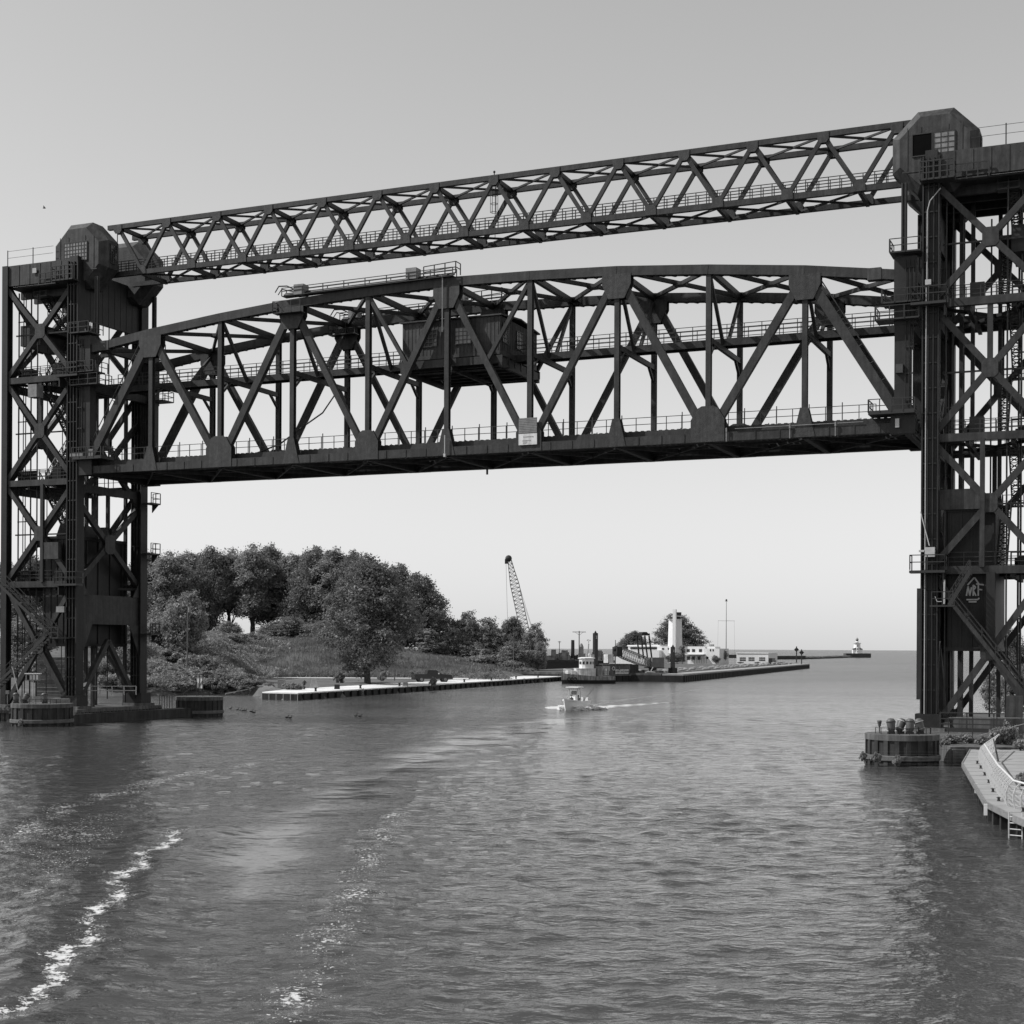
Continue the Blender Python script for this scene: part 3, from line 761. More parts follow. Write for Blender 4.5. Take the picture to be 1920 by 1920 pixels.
    # hoist and balance ropes near the rear columns
    for i, (a, t) in enumerate(((9.35, .9), (9.0, 1.2), (8.7, 1.2), (8.35, 1.6), (7.9, 2.0), (7.75, 3.4), (7.4, 6.0), (9.2, 7.5))):
        part(MB().tube(P(a, t, 2.5), P(a, t, 44.3), .055 if i % 3 else .085, 6), 'cable', ROPE, root)
    m = MB()
    for z in np.arange(5, 44, 5.2): part(MB().beam(P(7.2, 1.3, z), P(9.8, 1.3, z), .08, .10), 'cable_spacer', RAIL, root)
    for a, t in ((3.0, 5.0), (3.9, 5.0), (2.6, 9.8), (5.7, 8.8)):
        part(MB().beam(P(a, t, 1.3), P(a, t, 44.3), .3, .32), 'guide_rail', STEEL, root)
    # ropes from the sheaves down to the span
    for t in (.5, WT - .5):
        m = MB()
        for x, y in ((-.14, -.1), (.14, -.1), (-.14, .12), (.14, .12), (0, 0)): m.tube(P(-.95 + x, t + y, 39.3), P(-.95 + x, t + y, 45.0), .085, 6)
        part(m, 'lifting_ropes', ROPE, root)
    m = MB(); m.tube(P(.1, 5, 47.5), P(.1, 5, 51.2), .05)
    m.tube(P(AR, .0, 46.9), P(AR, .0, 48.6), .05); m.tube(P(6.8, .0, 46.9), P(6.8, .0, 48.6), .05)
    m.tube(P(AR, 0, 48.5), P(4.2, 0, 48.5), .02, 4); m.tube(P(AR, 0, 47.8), P(4.2, 0, 47.8), .02, 4)
    part(m, 'roof_railing', RAIL, root)
    return root
PL = lambda a, t, z: B(-a, t, z)
PR = lambda a, t, z: B(81.45 + a, t, z)
twl = tower('bridge_tower', PL, -DS, 'dark steel lattice lift tower on the left bank with tree-covered bank behind it')
twr = tower('bridge_tower', PR, DS, 'dark steel lattice lift tower on the right bank beside the paved promenade')
# outside stairs, left tower
m = MB()
def flight(m, p, q, wd=-DT * .9, n=18):
    for o_ in (Vector((0, 0, 0)), wd):
        m.beam(p + o_, q + o_, .06, .30); 
        for h_ in (.55, 1.0): m.beam(p + o_ + UP * h_, q + o_ + UP * h_, .05, .05)
        for j in range(7): c = p.lerp(q, j / 6) + o_; m.beam(c, c + UP * 1.0, .05, .05)
    for j in range(n):
        c = p.lerp(q, (j + .5) / n) + wd / 2; m.box(c, (.30, .9, .04), DS)
flight(m, PL(9.3, -.9, 13.9), PL(2.5, -.9, 8.6)); part(m, 'outside_stair', RAIL, twl)
m = MB(); flight(m, PL(2.6, -1.9, 8.6), PL(11.5, -1.9, 1.6), n=26); m.box(PL(2.0, -1.6, 8.5), (1.8, 2.0, .12), DS); railing(m, [PL(1.2, -2.6, 8.5), PL(2.8, -2.6, 8.5)], 1.05, .8, (1, .5), .035)
part(m, 'outside_stair', RAIL, twl)
m = MB(); flight(m, PR(4.4, -.8, 13.7), PR(2.9, -.8, 11.2), n=9); m.box(PR(2.4, -1.25, 11.15), (1.9, 1.0, .12), DS); railing(m, [PR(1.6, -1.7, 11.2), PR(3.2, -1.7, 11.2)], 1.05, .8, (1, .5), .035)
part(m, 'outside_stair', RAIL, twr)
m = MB(); flight(m, PR(3.3, -.8, 11.1), PR(9.4, -.8, 3.2), n=26); part(m, 'outside_stair', STEEL, twr)
# white cabinets and pipes on the right front column
part(MB().box(PR(1.35, -.85, 15.4), (.75, .4, .75), DS).box(PR(.7, -.85, 15.5), (.4, .15, .15), DS), 'cabinet', PALE, twr)
part(MB().box(PR(1.1, -.75, 36.6), (.45, .3, .4), DS), 'cabinet', PALE, twr)
part(MB().path([PR(1.0, -.75, 36.6), PR(1.0, -.75, 42.2), PR(1.2, -.75, 43.0), PR(2.0, -.75, 43.9)], .04), 'conduit', PALE, twr)
part(MB().path([PR(.95, -.75, 36.2), PR(.95, -.75, 2.0)], .035).path([PR(.6, -.8, 18.6), PR(1.3, -.85, 15.9)], .04), 'conduit', PALE, twr)
part(MB().path([PR(2.5, -1.2, 13.2), PR(2.5, -1.2, 11.3)], .07).path([PR(1.8, -1.2, 11.9), PR(1.95, -1.2, 11.5), PR(2.3, -1.2, 11.5)], .03), 'conduit', PALE, twr)
part(MB().box(PR(.42, .2, 8.2), (.34, .5, 8.8), DS), 'bumper_beam', STEEL, twr)
part(MB().box(PL(6.3, -.35, 46.1), (.5, .06, .5), DS), 'white_plate', PALE, twl)
part(MB().box(PL(5.6, -.9, 33.6), (1.1, 1.0, 1.3), DS), 'cabinet', GREYBOX, twl)
part(MB().box(PL(2.4, -.6, 11.4), (1.0, .5, .6), DS), 'cabinet', GREYBOX, twl)
part(MB().box(PR(7.9, -.6, 46.1), (.1, .1, .1), DS), 'bracket', STEEL, twr)
part(MB().box(PR(3.55, .55, 19.6), (3.3, .4, 1.6), DS), 'counterweight_beam', STEEL2, twr)
part(MB().box(PL(4.2, -.1, 17.4), (2.2, .5, 1.7), DS), 'counterweight_beam', STEEL2, twl)

# counterweights (they travel on their own)
def counterweight(P, label):
    r = empty('counterweight', P(4.5, WT / 2, 7.6)); tag(r, label, 'counterweight')
    m = MB(); m.box(P(4.3, WT / 2, 13.2), (3.6, 8.6, 11.0), DS)
    m.box(P(4.3, WT / 2, 7.8), (4.0, 9.0, .3), DS); m.box(P(4.3, WT / 2, 18.8), (3.9, 8.9, .3), DS)
    for k in range(5): m.box(P(4.3 - 1.85, 1.4 + k * 1.9, 13.2), (.12, .2, 10.8), DS); m.box(P(2.7 + k * .8, .87, 13.2), (.16, .08, 10.8), DS)
    part(m, 'weight_box', STEELD, r)
    m = MB()
    for t in (2.0, 8.0): m.prism([P(3.2, t, 18.95), P(5.4, t, 18.95), P(4.8, t, 20.4), P(3.8, t, 20.4)], DT * .3)
    m.prism([P(2.6, 2.2, 18.95), P(2.6, 5.0, 18.95), P(2.6, 4.2, 20.0), P(2.6, 3.2, 20.2)], DS * .3)
    part(m, 'hanger_plate', STEEL, r)
    return r
cwl = counterweight(PL, 'dark steel counterweight lowered inside the left bridge tower, trees behind it')
cwr = counterweight(PR, 'dark steel counterweight with pale graffiti lowered inside the right bridge tower')
m = MB()
gp = lambda x, z: PR(4.45 + x * .85, .76, 12.0 + z * .85)
for a, b in (((-.6, .0), (-.45, .9)), ((-.45, .9), (-.3, 0)), ((-.3, 0), (-.15, .8)), ((0, 0), (0, 1.0)), ((0, 1.0), (.22, .8)), ((.22, .8), (0, .5)), ((0, .5), (.25, 0)), ((.45, 0), (.45, 1.0)), ((.25, 1.1), (.95, 1.0)), ((.45, .6), (.8, .55)), ((-.5, 1.0), (.1, 1.7)), ((.1, 1.7), (.5, 1.1)), ((-.6, -.35), (.4, -.35)), ((-.4, -.55), (.3, -.55)), ((.4, -.35), (.55, -.2))):
    m.beam(gp(*a), gp(*b), .02, .11)
part(m, 'graffiti', PALE, cwr)

# ================================================================== OVERHEAD TRUSS between the tower heads
ov = empty('overhead_truss', B(40.4, 5.2, 45.6)); tag(ov, 'slender steel truss walkway joining the tops of the two bridge towers', 'truss bridge')
OZ0, OZ1 = 45.75, 50.65
for t in (3.2, 7.2):
    part(MB().beam(B(.2, t, OZ1), B(80.9, t, OZ1), .38, .46), 'top_chord', STEEL, ov)
    part(MB().beam(B(.2, t, OZ0), B(80.9, t, OZ0), .38, .46), 'bottom_chord', STEEL, ov)
    for k in range(14):
        st = 1.5 + 6.0 * k
        for sb in (st - 3.0, st + 3.0):
            if sb < .3 or sb > 80.6: continue
            part(MB().beam(B(st, t, OZ1 - .1), B(sb, t, OZ0 + .1), .30, .34), 'diagonal', STEEL, ov)
        m = MB()
        for o_ in (-.24, .21): m.prism([B(st + x, t + o_, OZ1 + z) for x, z in ((-.50, .2), (.50, .2), (.48, -.42), (.26, -.72), (-.26, -.72), (-.48, -.42))], DT * .03)
        part(m, 'gusset_plate', GUSSET, ov)
        if k < 13:
            sb = st + 3.0; m = MB()
            for o_ in (-.24, .21): m.prism([B(sb + x, t + o_, OZ0 + z) for x, z in ((-.52, -.2), (.52, -.2), (.48, .42), (.26, .70), (-.26, .70), (-.48, .42))], DT * .03)
            part(m, 'gusset_plate', GUSSET, ov)
for z, s0, n in ((OZ1 - .05, 1.5, 14), (OZ0 - .15, 4.5, 13)):
    for k in range(n):
        s = s0 + 6 * k
        part(MB().beam(B(s, 3.2, z), B(s, 7.2, z), .3, .4, DS), 'cross_strut', STEEL, ov)
        if k < n - 1:
            m = MB(); m.beam(B(s, 3.3, z), B(s + 6, 7.1, z), .17, .18, UP); m.beam(B(s, 7.1, z - .02), B(s + 6, 3.3, z - .02), .17, .16, UP)
            part(m, 'lateral_bracing', STEEL, ov)
m = MB(); m.box(B(40.4, 4.05, OZ0 + .42), (80, .8, .06), DS)
for t in (3.65, 4.45): m.beam(B(.5, t, OZ0 + .35), B(80.5, t, OZ0 + .35), .08, .14)
w2 = part(m, 'walkway', STEEL, ov)
for t in (3.65, 4.45):
    m = MB(); railing(m, [B(.5, t, OZ0 + .42), B(80.5, t, OZ0 + .42)], 1.05, .95, (1, .75, .5, .25), .035); part(m, 'walkway_railing', RAIL, w2)
m = MB()
for a in range(6): an = a * math.pi / 3; m.tube(B(42, 6.6, 48.6) + Vector((math.cos(an) * .35, math.sin(an) * .35, 0)), B(42, 6.6, 51.6) + Vector((math.cos(an) * .35, math.sin(an) * .35, 0)), .025, 5)
for z in (48.6, 49.4, 50.2, 51.0, 51.6):
    for a in range(6): an = a * math.pi / 3; bn = an + math.pi / 3; m.tube(B(42, 6.6, z) + Vector((math.cos(an), math.sin(an), 0)) * .35, B(42, 6.6, z) + Vector((math.cos(bn), math.sin(bn), 0)) * .35, .025, 5)
m.tube(B(42, 6.6, 51.0), B(42, 6.6, 52.4), .05); m.ball(B(42, 6.6, 52.4), .12, 5); m.tube(B(42.2, 6.4, 46), B(42.2, 6.4, 51.5), .03)
part(m, 'caged_ladder', RAIL, ov)

# ================================================================== FOUNDATIONS AND FENDER PIERS
def tower_base(P, label, z1=1.35, ext=1.4):
    r = empty('tower_foundation', P(5.7, WT / 2, -1)); tag(r, label, 'foundation')
    m = MB(); m.box(P(5.6, WT / 2, (z1 - 1.5) / 2), (12.2, WT + 3.4, z1 + 1.5), DS)
    part(m, 'concrete_base', CONC, r)
    m = MB()
    for k in range(22): m.box(P(-.55 + k * .58, -1.76, .1), (.28, .14, 1.9), DS)
    for k in range(24): m.box(P(-.55, -1.5 + k * .58, .1), (.14, .28, 1.9), DS)
    m.box(P(5.6, -1.86, .95), (12.4, .2, .3), DS)
    part(m, 'sheet_piling', SHEET, r)
    m = MB()
    for t in (0, WT):
        for a in (1.25, 10.1): m.box(P(a, t, z1 + .02), (2.6, 2.2, .5), DS)
    m.box(P(5.6, .3, z1 + .6), (5.6, .6, 1.1), DS)
    part(m, 'plinth', CONC, r)
    return r
tower_base(PL, 'low dark foundation of the left tower standing in the water')
tower_base(PR, 'low dark foundation of the right tower with a railed ledge above bushes')
def drum(c, r_, h, label, ladder=None):
    e = empty('fender_pier', (c[0], c[1], -1)); tag(e, label, 'pier')
    n = 40
    m = MB(); m.lathe((c[0], c[1], 0), [(r_ * .97, -1), (r_ * .97, h - .35)], n); 
    for k in range(n):                                    # corrugated sheet piles
        a = 2 * math.pi * (k + .5) / n; p = Vector((c[0] + math.cos(a) * r_ * .985, c[1] + math.sin(a) * r_ * .985, (h - 1.35) / 2))
        if k % 2: m.box(p, (.12, 2 * math.pi * r_ / n * .8, h + .65), (math.cos(a), math.sin(a), 0))
    part(m, 'sheet_piling', SHEET, e)
    m = MB(); m.lathe((c[0], c[1], 0), [(r_ * 1.02, h - .4), (r_ * 1.02, h - .02), (r_ * .98, h)], n); part(m, 'concrete_cap', CONC, e)
    m = MB(); m.lathe((c[0], c[1], 0), [(r_ * 1.03, .28), (r_ * 1.05, .33), (r_ * 1.05, .60), (r_ * 1.03, .65)], n); part(m, 'timber_fender', TIMBER, e)
    return e
DR = G(1702, 1437); DR = (DR[0] + .3, DR[1] + 2.6)
DL = G(60, 1363); DL = (DL[0], DL[1] + 3.0)
D3 = G(364, 1344); D3 = (D3[0], D3[1] + 2.8)
drum(DR, 2.42, 2.05, 'round sheet pile fender pier with floodlights on top at the right tower')
drum(DL, 2.85, 2.15, 'round dark fender pier with floodlights on top at the left tower, nearest the camera')
drum(D3, 2.55, 2.15, 'round dark fender pier right of the left tower carrying a white board')
# low wall linking the left piers
wl = MB(); a_, b_ = Vector((DL[0], DL[1], 0)), Vector((D3[0], D3[1], 0))
wl.beam(a_ + UP * .15, b_ + UP * .15, 1.6, 1.9, UP); 
tag(wl.build('pier_wall', SHEET), 'low dark timber wall between the two left fender piers', 'wall')
def floodlight(c, tilt, az, big, label, grp):
    r = empty('floodlight', c); tag(r, label, 'floodlight', grp)
    d = Vector((math.cos(az) * math.sin(tilt), math.sin(az) * math.sin(tilt), math.cos(tilt)))
    c = Vector(c); hub = c + UP * (.55 * big)
    m = MB(); m.box(c + UP * .08, (.5 * big, .4 * big, .16), (1, 0, 0)); m.tube(c, hub, .07 * big)
    x = Vector((math.sin(az), -math.cos(az), 0))
    for s in (-1, 1): m.beam(hub + x * .26 * big * s - UP * .25, hub + x * .26 * big * s + d * .2, .04, .08, x)
    m.beam(hub - x * .28 * big - UP * .25, hub + x * .28 * big - UP * .25, .05, .08, UP)
    part(m, 'bracket', RAIL, r)
    m = MB()
    ax = d.orthogonal().normalized(); ay = d.cross(ax); prof = [(.12, -.42), (.22, -.38), (.28, -.15), (.30, .10), (.33, .36), (.30, .46), (.20, .56), (.06, .60)]
    vs = []; n = 14
    for rr, z in prof:
        for k in range(n): an = 2 * math.pi * k / n; vs.append(hub + d * (z * big) + (ax * math.cos(an) + ay * math.sin(an)) * (rr * big))
    fs = [(i * n + k, i * n + (k + 1) % n, (i + 1) * n + (k + 1) % n, (i + 1) * n + k) for i in range(len(prof) - 1) for k in range(n)]
    fs += [tuple(range(n - 1, -1, -1)), tuple((len(prof) - 1) * n + k for k in range(n))]
    m.add(vs, fs); part(m, 'lamp_housing', GREYDK, r, smooth=True)
    m = MB(); m.tube(hub + d * (.30 * big), hub + d * (.36 * big), .36 * big, 14); m.tube(hub - d * (.25 * big), hub - d * (.20 * big), .30 * big, 14); part(m, 'rim', PALE if big > .91 and tilt > .3 else RAIL, r)
    return r
GREYDK = mat('lamp_housing_grey', .09, .25, 2, .5)
fl = [(1671, .10, 2.2, 'leftmost of the floodlights on the right fender pier, its head pointing straight up'),
      (1688, .55, .6, 'second floodlight from the left on the right fender pier, leaning right'),
      (1706, .22, .9, 'third floodlight from the left on the right fender pier, broad head'),
      (1725, .35, 2.6, 'rightmost floodlight on the right fender pier, nearest the tower column')]
for i, (px, ti, az, lb) in enumerate(fl):
    p = W(px, 1372, DR[1] - .9 + (i % 2) * .5); floodlight((p.x, p.y, 2.05), ti, az, .92, lb, 'floodlights on the fender piers')
for i, (px, ti, az, lb) in enumerate([(30, .2, 2, 'leftmost of the floodlights on the left fender pier'), (48, .5, .6, 'middle floodlight on the left fender pier'), (84, .3, 2.5, 'rightmost floodlight on the left fender pier')]):
    p = W(px, 1318, DL[1] - .6 + (i % 2) * .6); floodlight((p.x, p.y, 2.15), ti, az, .9, lb, 'floodlights on the fender piers')
# rails round the lamps
for c, h, lb in ((DR, 2.05, 'thin low rail round the floodlights on the right fender pier'), (DL, 2.15, 'thin low rail round the floodlights on the left fender pier')):
    m = MB(); r_ = 1.9
    pts = [Vector((c[0] + math.cos(a) * r_, c[1] + math.sin(a) * r_, h)) for a in np.linspace(math.pi * 1.05, math.pi * 1.95, 9)]
    railing(m, pts, .42, 1.2, (1,), .02)
    tag(m.build('low_rail', RAIL), lb, 'railing')
p = W(1649, 1368, DR[1]); m = MB(); m.tube((p.x, p.y, 2.05), (p.x, p.y, 2.6), .05); m.lathe((p.x, p.y, 2.5), [(.08, 0), (.16, .35), (.14, .42)], 10)
tag(m.build('marker_lamp', GREYDK), 'small lamp on a post at the left edge of the right fender pier', 'lamp')
m = MB(); p = W(35, 1272, DL[1]); m.tube((p.x + .2, p.y, 2.15), (p.x - .6, p.y, 5.6), .05); m.tube((p.x + 1.4, p.y, 2.15), (p.x + 1.4, p.y, 5.0), .05)
tag(m.build('light_mast', PALE), 'two slim leaning poles above the left fender pier', 'pole')
q = W(62, 1270, DL[1] + .2); r = empty('signal_lamp_box', (q.x, q.y, q.z - .5)); tag(r, 'small pale five-bay lamp box on a pole above the left fender pier', 'signal')
m = MB(); m.box(q, (1.35, .4, .62), (1, 0, 0)); part(m, 'housing', GREYBOX, r)
part(MB().box(q + UP * .36, (1.5, .6, .08), (1, 0, 0)), 'hood', WHITE, r)
for k in range(4): part(MB().box(q + Vector((-.42 + k * .30, -.23, 0)), (.17, .06, .44), (1, 0, 0)), 'lamp_slot', DARK if k < 1 else OFFW, r)
part(MB().tube(q - UP * 1.9, q - UP * .3, .05), 'pole', RAIL, r)
q = W(14, 1300, DL[1]); tag(MB().box(q + UP * .1, (.3, .25, .35), (1, 0, 0)).tube(q - UP * 1.0, q, .05).build('control_box', GREYBOX), 'tiny grey box on a post left of the floodlights', 'box')
q = W(113, 1312, DL[1] + 1); tag(MB().box((q.x, q.y, 2.1), (1.7, .8, .9), (1, 0, 0)).box((q.x, q.y, 1.3), (2.4, 1.4, .8), (1, 0, 0)).build('concrete_block', GREYBOX), 'pale concrete block between the left fender pier and the tower column', 'block')
# white board on the third pier
q = W(374, 1278, D3[1] + .8); r = empty('board_stand', (q.x, q.y, 2.15)); tag(r, 'white framed board on dark posts on the pier right of the left tower', 'sign')
R_ = (math.cos(-.3), math.sin(-.3), 0); Rv = Vector(R_)
part(MB().box(q, (.85, .05, 1.55), R_), 'board', WHITE, r)
nb = Vector((math.sin(-.3), -math.cos(-.3), 0)); m = MB()
for x in (-.42, 0, .42): m.beam(q + Rv * x + nb * .05 - UP * .8, q + Rv * x + nb * .05 + UP * .8, .05, .06, nb)
for z in (-.78, .55, .78): m.beam(q - Rv * .42 + UP * z + nb * .055, q + Rv * .42 + UP * z + nb * .055, .05, .06, nb)
m.beam(q - Rv * .1 - UP * .7 + nb * .05, q + Rv * .38 + UP * .1 + nb * .05, .04, .04, nb)
part(m, 'frame', RAIL, r)
m = MB()
for x in (-.3, .4): m.tube((q.x + x, q.y, 2.1), (q.x + x, q.y, q.z), .04)
m.tube((q.x - 2.2, q.y, 2.1), (q.x - .3, q.y, q.z - .2), .03)
part(m, 'post', RAIL, r)
c3 = (D3[0], D3[1]); m = MB()
railing(m, [Vector((c3[0] - 5.5, c3[1] + .5, 2.1)), Vector((c3[0] + 2.2, c3[1] + 1.2, 2.2))], .5, 1.2, (1,), .025)
for k in range(6): m.tube((c3[0] - 4.2 + k * .28, c3[1] - 1.2, .2), (c3[0] - 4.2 + k * .28, c3[1] - 1.2, 2.3), .04)
tag(m.build('pier_rail', RAIL), 'thin rails and upright rods left of the white board', 'railing')

# ================================================================== LEFT BANK TERRAIN
SHORE = [(-190, 150), (-112, 168), (-74, 196), (-62, 226), (-43, 244), (-36.8, 217.9), (-31.0, 214.2), (12.9, 355.0), (9, 390), (-8, 420), (-30, 470), (-90, 560), (-330, 560), (-330, 150)]
KW_ = None
def ridge_h(u): return np.interp(u, [-.14, -.12, -.065, -.02, .01], [9.2, 8.8, 5.9, 3.0, 1.5])
def ground_h(X, Y):
    X = np.asarray(X, float); Y = np.asarray(Y, float)
    ins_ = inside(X, Y, SHORE); u = X / Y
    nearl = seg_dist(X, Y, SHORE[:5])
    hr = 1.25 + (ridge_h(u) - 1.25) * sstep(314, 374, Y)
    hl = .2 + 1.0 * sstep(0, 5, nearl) + 6.6 * sstep(4, 46, nearl) + 1.6 * sstep(320, 360, Y)
    wl_ = sstep(-.165, -.205, u)
    h = hr * (1 - wl_) + hl * wl_
    dd_ = seg_dist(X, Y, [SHORE[6], SHORE[7]])
    h = np.where(dd_ < 9.4, np.minimum(h, 1.0), h)
    return np.where(ins_, h, -2.0)
def GH(x, y): return float(ground_h(np.array([x]), np.array([y]))[0])
gx = np.arange(-330, 40, 2.2); gy = np.arange(150, 570, 2.2)
GX, GY = np.meshgrid(gx, gy)
GZ = ground_h(GX, GY) + np.sin(GX * .7) * np.cos(GY * .5) * .10 * (GY > 316)
GZ = np.where(ground_h(GX, GY) < -1, -2.0, GZ)
# keep the flat quay strip off the sheet so that its own slab shows
q0 = seg_dist(GX, GY, [SHORE[6], SHORE[7]]) < 10.5
GZ = np.where(q0 & (GZ > 0), 0.75, GZ)
vs = np.stack([GX, GY, GZ], -1).reshape(-1, 3); idx = np.arange(len(vs)).reshape(GX.shape)
f4 = np.stack([idx[:-1, :-1], idx[:-1, 1:], idx[1:, 1:], idx[1:, :-1]], -1).reshape(-1, 4)
me = bpy.data.meshes.new('riverbank'); me.from_pydata(vs.tolist(), [], f4.tolist()); me.materials.append(mat('bank_ground', .115, .35, .15, .95, bump=.6, cell=.15))
me.polygons.foreach_set('use_smooth', [True] * len(me.polygons))
ob = bpy.data.objects.new('riverbank', me); COL.objects.link(ob); tag(ob, kind='structure')
# white concrete quay
A_, Bq, Lq = Vector((-31.0, 214.2, 0)), Vector((12.9, 355.0, 0)), Vector((-36.8, 217.9, 0))
e1 = (Bq - A_).normalized(); nq = Vector((-e1.y, e1.x, 0))
r = empty('quay', A_); tag(r, 'long white concrete quay faced with dark steel sheet piles', 'quay')
m = MB(); m.prism([A_ + UP * .85, Bq + UP * .85 + e1 * 4, Bq + nq * 9.5 + UP * .85 + e1 * 4, Bq - e1 * 115 + nq * 9.5 + UP * .85, Lq + e1 * 12 + nq * 2.5 + UP * .85, Lq + UP * .85], UP * .22)
part(m, 'concrete_slab', CONC_L, r)
m = MB(); Lw = (Bq - A_).length + 4; n = int(Lw / 1.45)
for k in range(n):
    p = A_ + e1 * (k * 1.45 + .7) - nq * (.10 if k % 2 else -.12); m.box(p + UP * .0, (.95, .30, 1.8), e1)
for k in range(8):
    d_ = (A_ - Lq); p = Lq + d_ * ((k + .5) / 8); m.box(p + Vector((-.0, -.1, 0)), (.85, .16, 1.8), d_.normalized())
m.prism([A_ + nq * .3 - UP * 1.2, Bq + nq * .3 - UP * 1.2 + e1 * 4, Bq + nq * 1.0 - UP * 1.2 + e1 * 4, A_ + nq * 1.0 - UP * 1.2], UP * 2.0)
m.prism([Lq + e1 * .3 - UP * 1.2, A_ + e1 * .3 - UP * 1.2, A_ + e1 * 1 - UP * 1.2, Lq + e1 * 1 - UP * 1.2], UP * 2.0)
part(m, 'sheet_piling', SHEETD, r)
m = MB(); d_ = (A_ - Lq)
for k in range(6): p = Lq + d_ * (k / 5.0) - Vector((0, .2, 0)); m.beam(p - UP * .8, p + UP * .85, .05, .07, e1)
part(m, 'pile_seam', PALE, r)
for s_ in (23, 112):
    m = MB(); p = A_ + e1 * s_ - nq * .35
    for o_ in (-.3, .3): m.beam(p + e1 * o_ - UP * .6, p + e1 * o_ + UP * 1.2, .08, .08, e1)
    for k in range(5): m.beam(p - e1 * .3 + UP * (-.4 + k * .35), p + e1 * .3 + UP * (-.4 + k * .35), .07, .07, nq)
    part(m, 'ladder', GREYBOX, r)
m = MB()
for k in range(1, 15): p = A_ + e1 * (k * 10) + nq * .15 + UP * 1.074; m.beam(p, p + nq * 9.2, .012, .16, UP)
part(m, 'slab_joint', CONC, r)
for k in range(9):
    p = A_ + e1 * (8 + k * 17) + nq * .9 + UP * 1.07; part(MB().lathe(p, [(.22, 0), (.16, .12), (.16, .42), (.27, .50), (.24, .58)], 10), 'bollard', BLACKP, r)
# path behind the quay
m = MB(); m.prism([(-55, 305.5, 1.1), (-9, 305.5, 1.1), (-9, 309.5, 1.1), (-55, 309.5, 1.1)], UP * .30)
tag(m.build('service_road', CONC_L), kind='structure')

# ---------------------------------------------------------------- plants
def leaf_quads(centres, size, up_bias=.35, rs=None, out=None, flat=.0):
    """a small bent leaf clump card at every centre; returns vertex and face arrays"""
    n = len(centres); rs = rs or rng
    nrm = rs.normal(size=(n, 3)); nrm[:, 2] += up_bias
    if out is not None: nrm += out * .9
    nrm /= np.linalg.norm(nrm, axis=1, keepdims=True)
    t = rs.normal(size=(n, 3)); t -= nrm * (t * nrm).sum(1, keepdims=True); t /= np.linalg.norm(t, axis=1, keepdims=True)
    b = np.cross(nrm, t); sz = size * (0.55 + .9 * rs.random((n, 1)))
    q = np.stack([centres - t * sz, centres + b * sz * .55 - nrm * sz * .12, centres + t * sz, centres - b * sz * .55 - nrm * sz * .12], 1)
    f = np.arange(n * 4).reshape(n, 4)
    return q.reshape(-1, 3), f
def crown_points(lobes, n, clump=.9, shell=.55, seed=1):
    rs = np.random.default_rng(seed); P_ = []; O_ = []
    vols = np.array([l[3] * l[4] * l[5] for l in lobes]) ** .67; vols /= vols.sum()
    for l, v in zip(lobes, vols):
        c = np.array(l[:3]); R_ = np.array(l[3:6]); nc = max(4, int(n * v / 34))
        d = rs.normal(size=(nc, 3)); d /= np.linalg.norm(d, axis=1, keepdims=True)
        rad = shell + (1 - shell) * rs.random((nc, 1)) ** .6
        cc = c + d * R_ * rad * (0.80 + .40 * rs.random((nc, 1)) ** 1.6)
        for i in range(nc):
            k = 34; g = rs.normal(size=(k, 3)) * clump * (.30 + .28 * rs.random())
            g[:, 2] *= .75
            P_.append(cc[i] + g); O_.append(np.repeat(d[i:i + 1], k, 0) * .6 + g / (np.linalg.norm(g, axis=1, keepdims=True) + 1e-6) * .5)
    return np.concatenate(P_), np.concatenate(O_)
def mesh_np(name, v, f, m, smooth=False):
    me = bpy.data.meshes.new(name); me.from_pydata(v.tolist(), [], f.tolist()); me.materials.append(m); return me
def limb(m, p, q, r0, r1, n=7, wob=.25, seg=4, rs=None):
    p, q = Vector(p), Vector(q); rs = rs or random
    pts = [p.lerp(q, i / seg) + (Vector((rs.uniform(-1, 1), rs.uniform(-1, 1), 0)) * wob if 0 < i < seg else Vector()) for i in range(seg + 1)]
    for i in range(seg): m.tube(pts[i], pts[i + 1], r0 + (r1 - r0) * i / seg, n, r0 + (r1 - r0) * (i + 1) / seg)
    return pts
def tree_proto(name, h, w, trunk_h, lobes, n, leafm, leaf=.34, clump=1.1, trunks=1, seed=1, tr=.38, shell=.5):
    r = empty(name, (0, 0, 0)); rs = random.Random(seed)
    pts, out = crown_points(lobes, n, clump, shell, seed)
    v, f = leaf_quads(pts, leaf, rs=np.random.default_rng(seed), out=out)
    me = mesh_np('crown', v, f, leafm); c = bpy.data.objects.new('crown', me); COL.objects.link(c); c.parent = r
    m = MB()
    for k in range(trunks):
        x, y = (rs.uniform(-1, 1) * w * .12, rs.uniform(-1, 1) * w * .12) if trunks > 1 else (0, 0)
        top = (x + rs.uniform(-1, 1) * w * .1, y + rs.uniform(-1, 1) * w * .08, h * .72)
        tp = limb(m, (x, y, -.6), top, tr, tr * .3, rs=rs, wob=.2, seg=5)
        for j in range(7):
            l = lobes[rs.randrange(len(lobes))]; b = tp[1].lerp(tp[4], rs.random())
            limb(m, b, (l[0] + rs.uniform(-.4, .4) * l[3], l[1] + rs.uniform(-.4, .4) * l[4], l[2] + .3 * l[5]), tr * .38, tr * .08, n=5, wob=.35, seg=3, rs=rs)
    part(m, 'trunk', BARK, r)
    return r
def sprigs(n, w, z0, z1, seed):
    rs = random.Random(seed); L_ = []
    for i in range(n):
        a = rs.random() * 6.28; d = w * math.sqrt(rs.random()); z = z1 - (z1 - z0) * (d / w) ** 1.5 - rs.random() * 1.2; s = rs.uniform(.5, .95)
        L_.append((math.cos(a) * d, math.sin(a) * d, z, s, s, s * rs.uniform(1.3, 2.0)))
    return L_
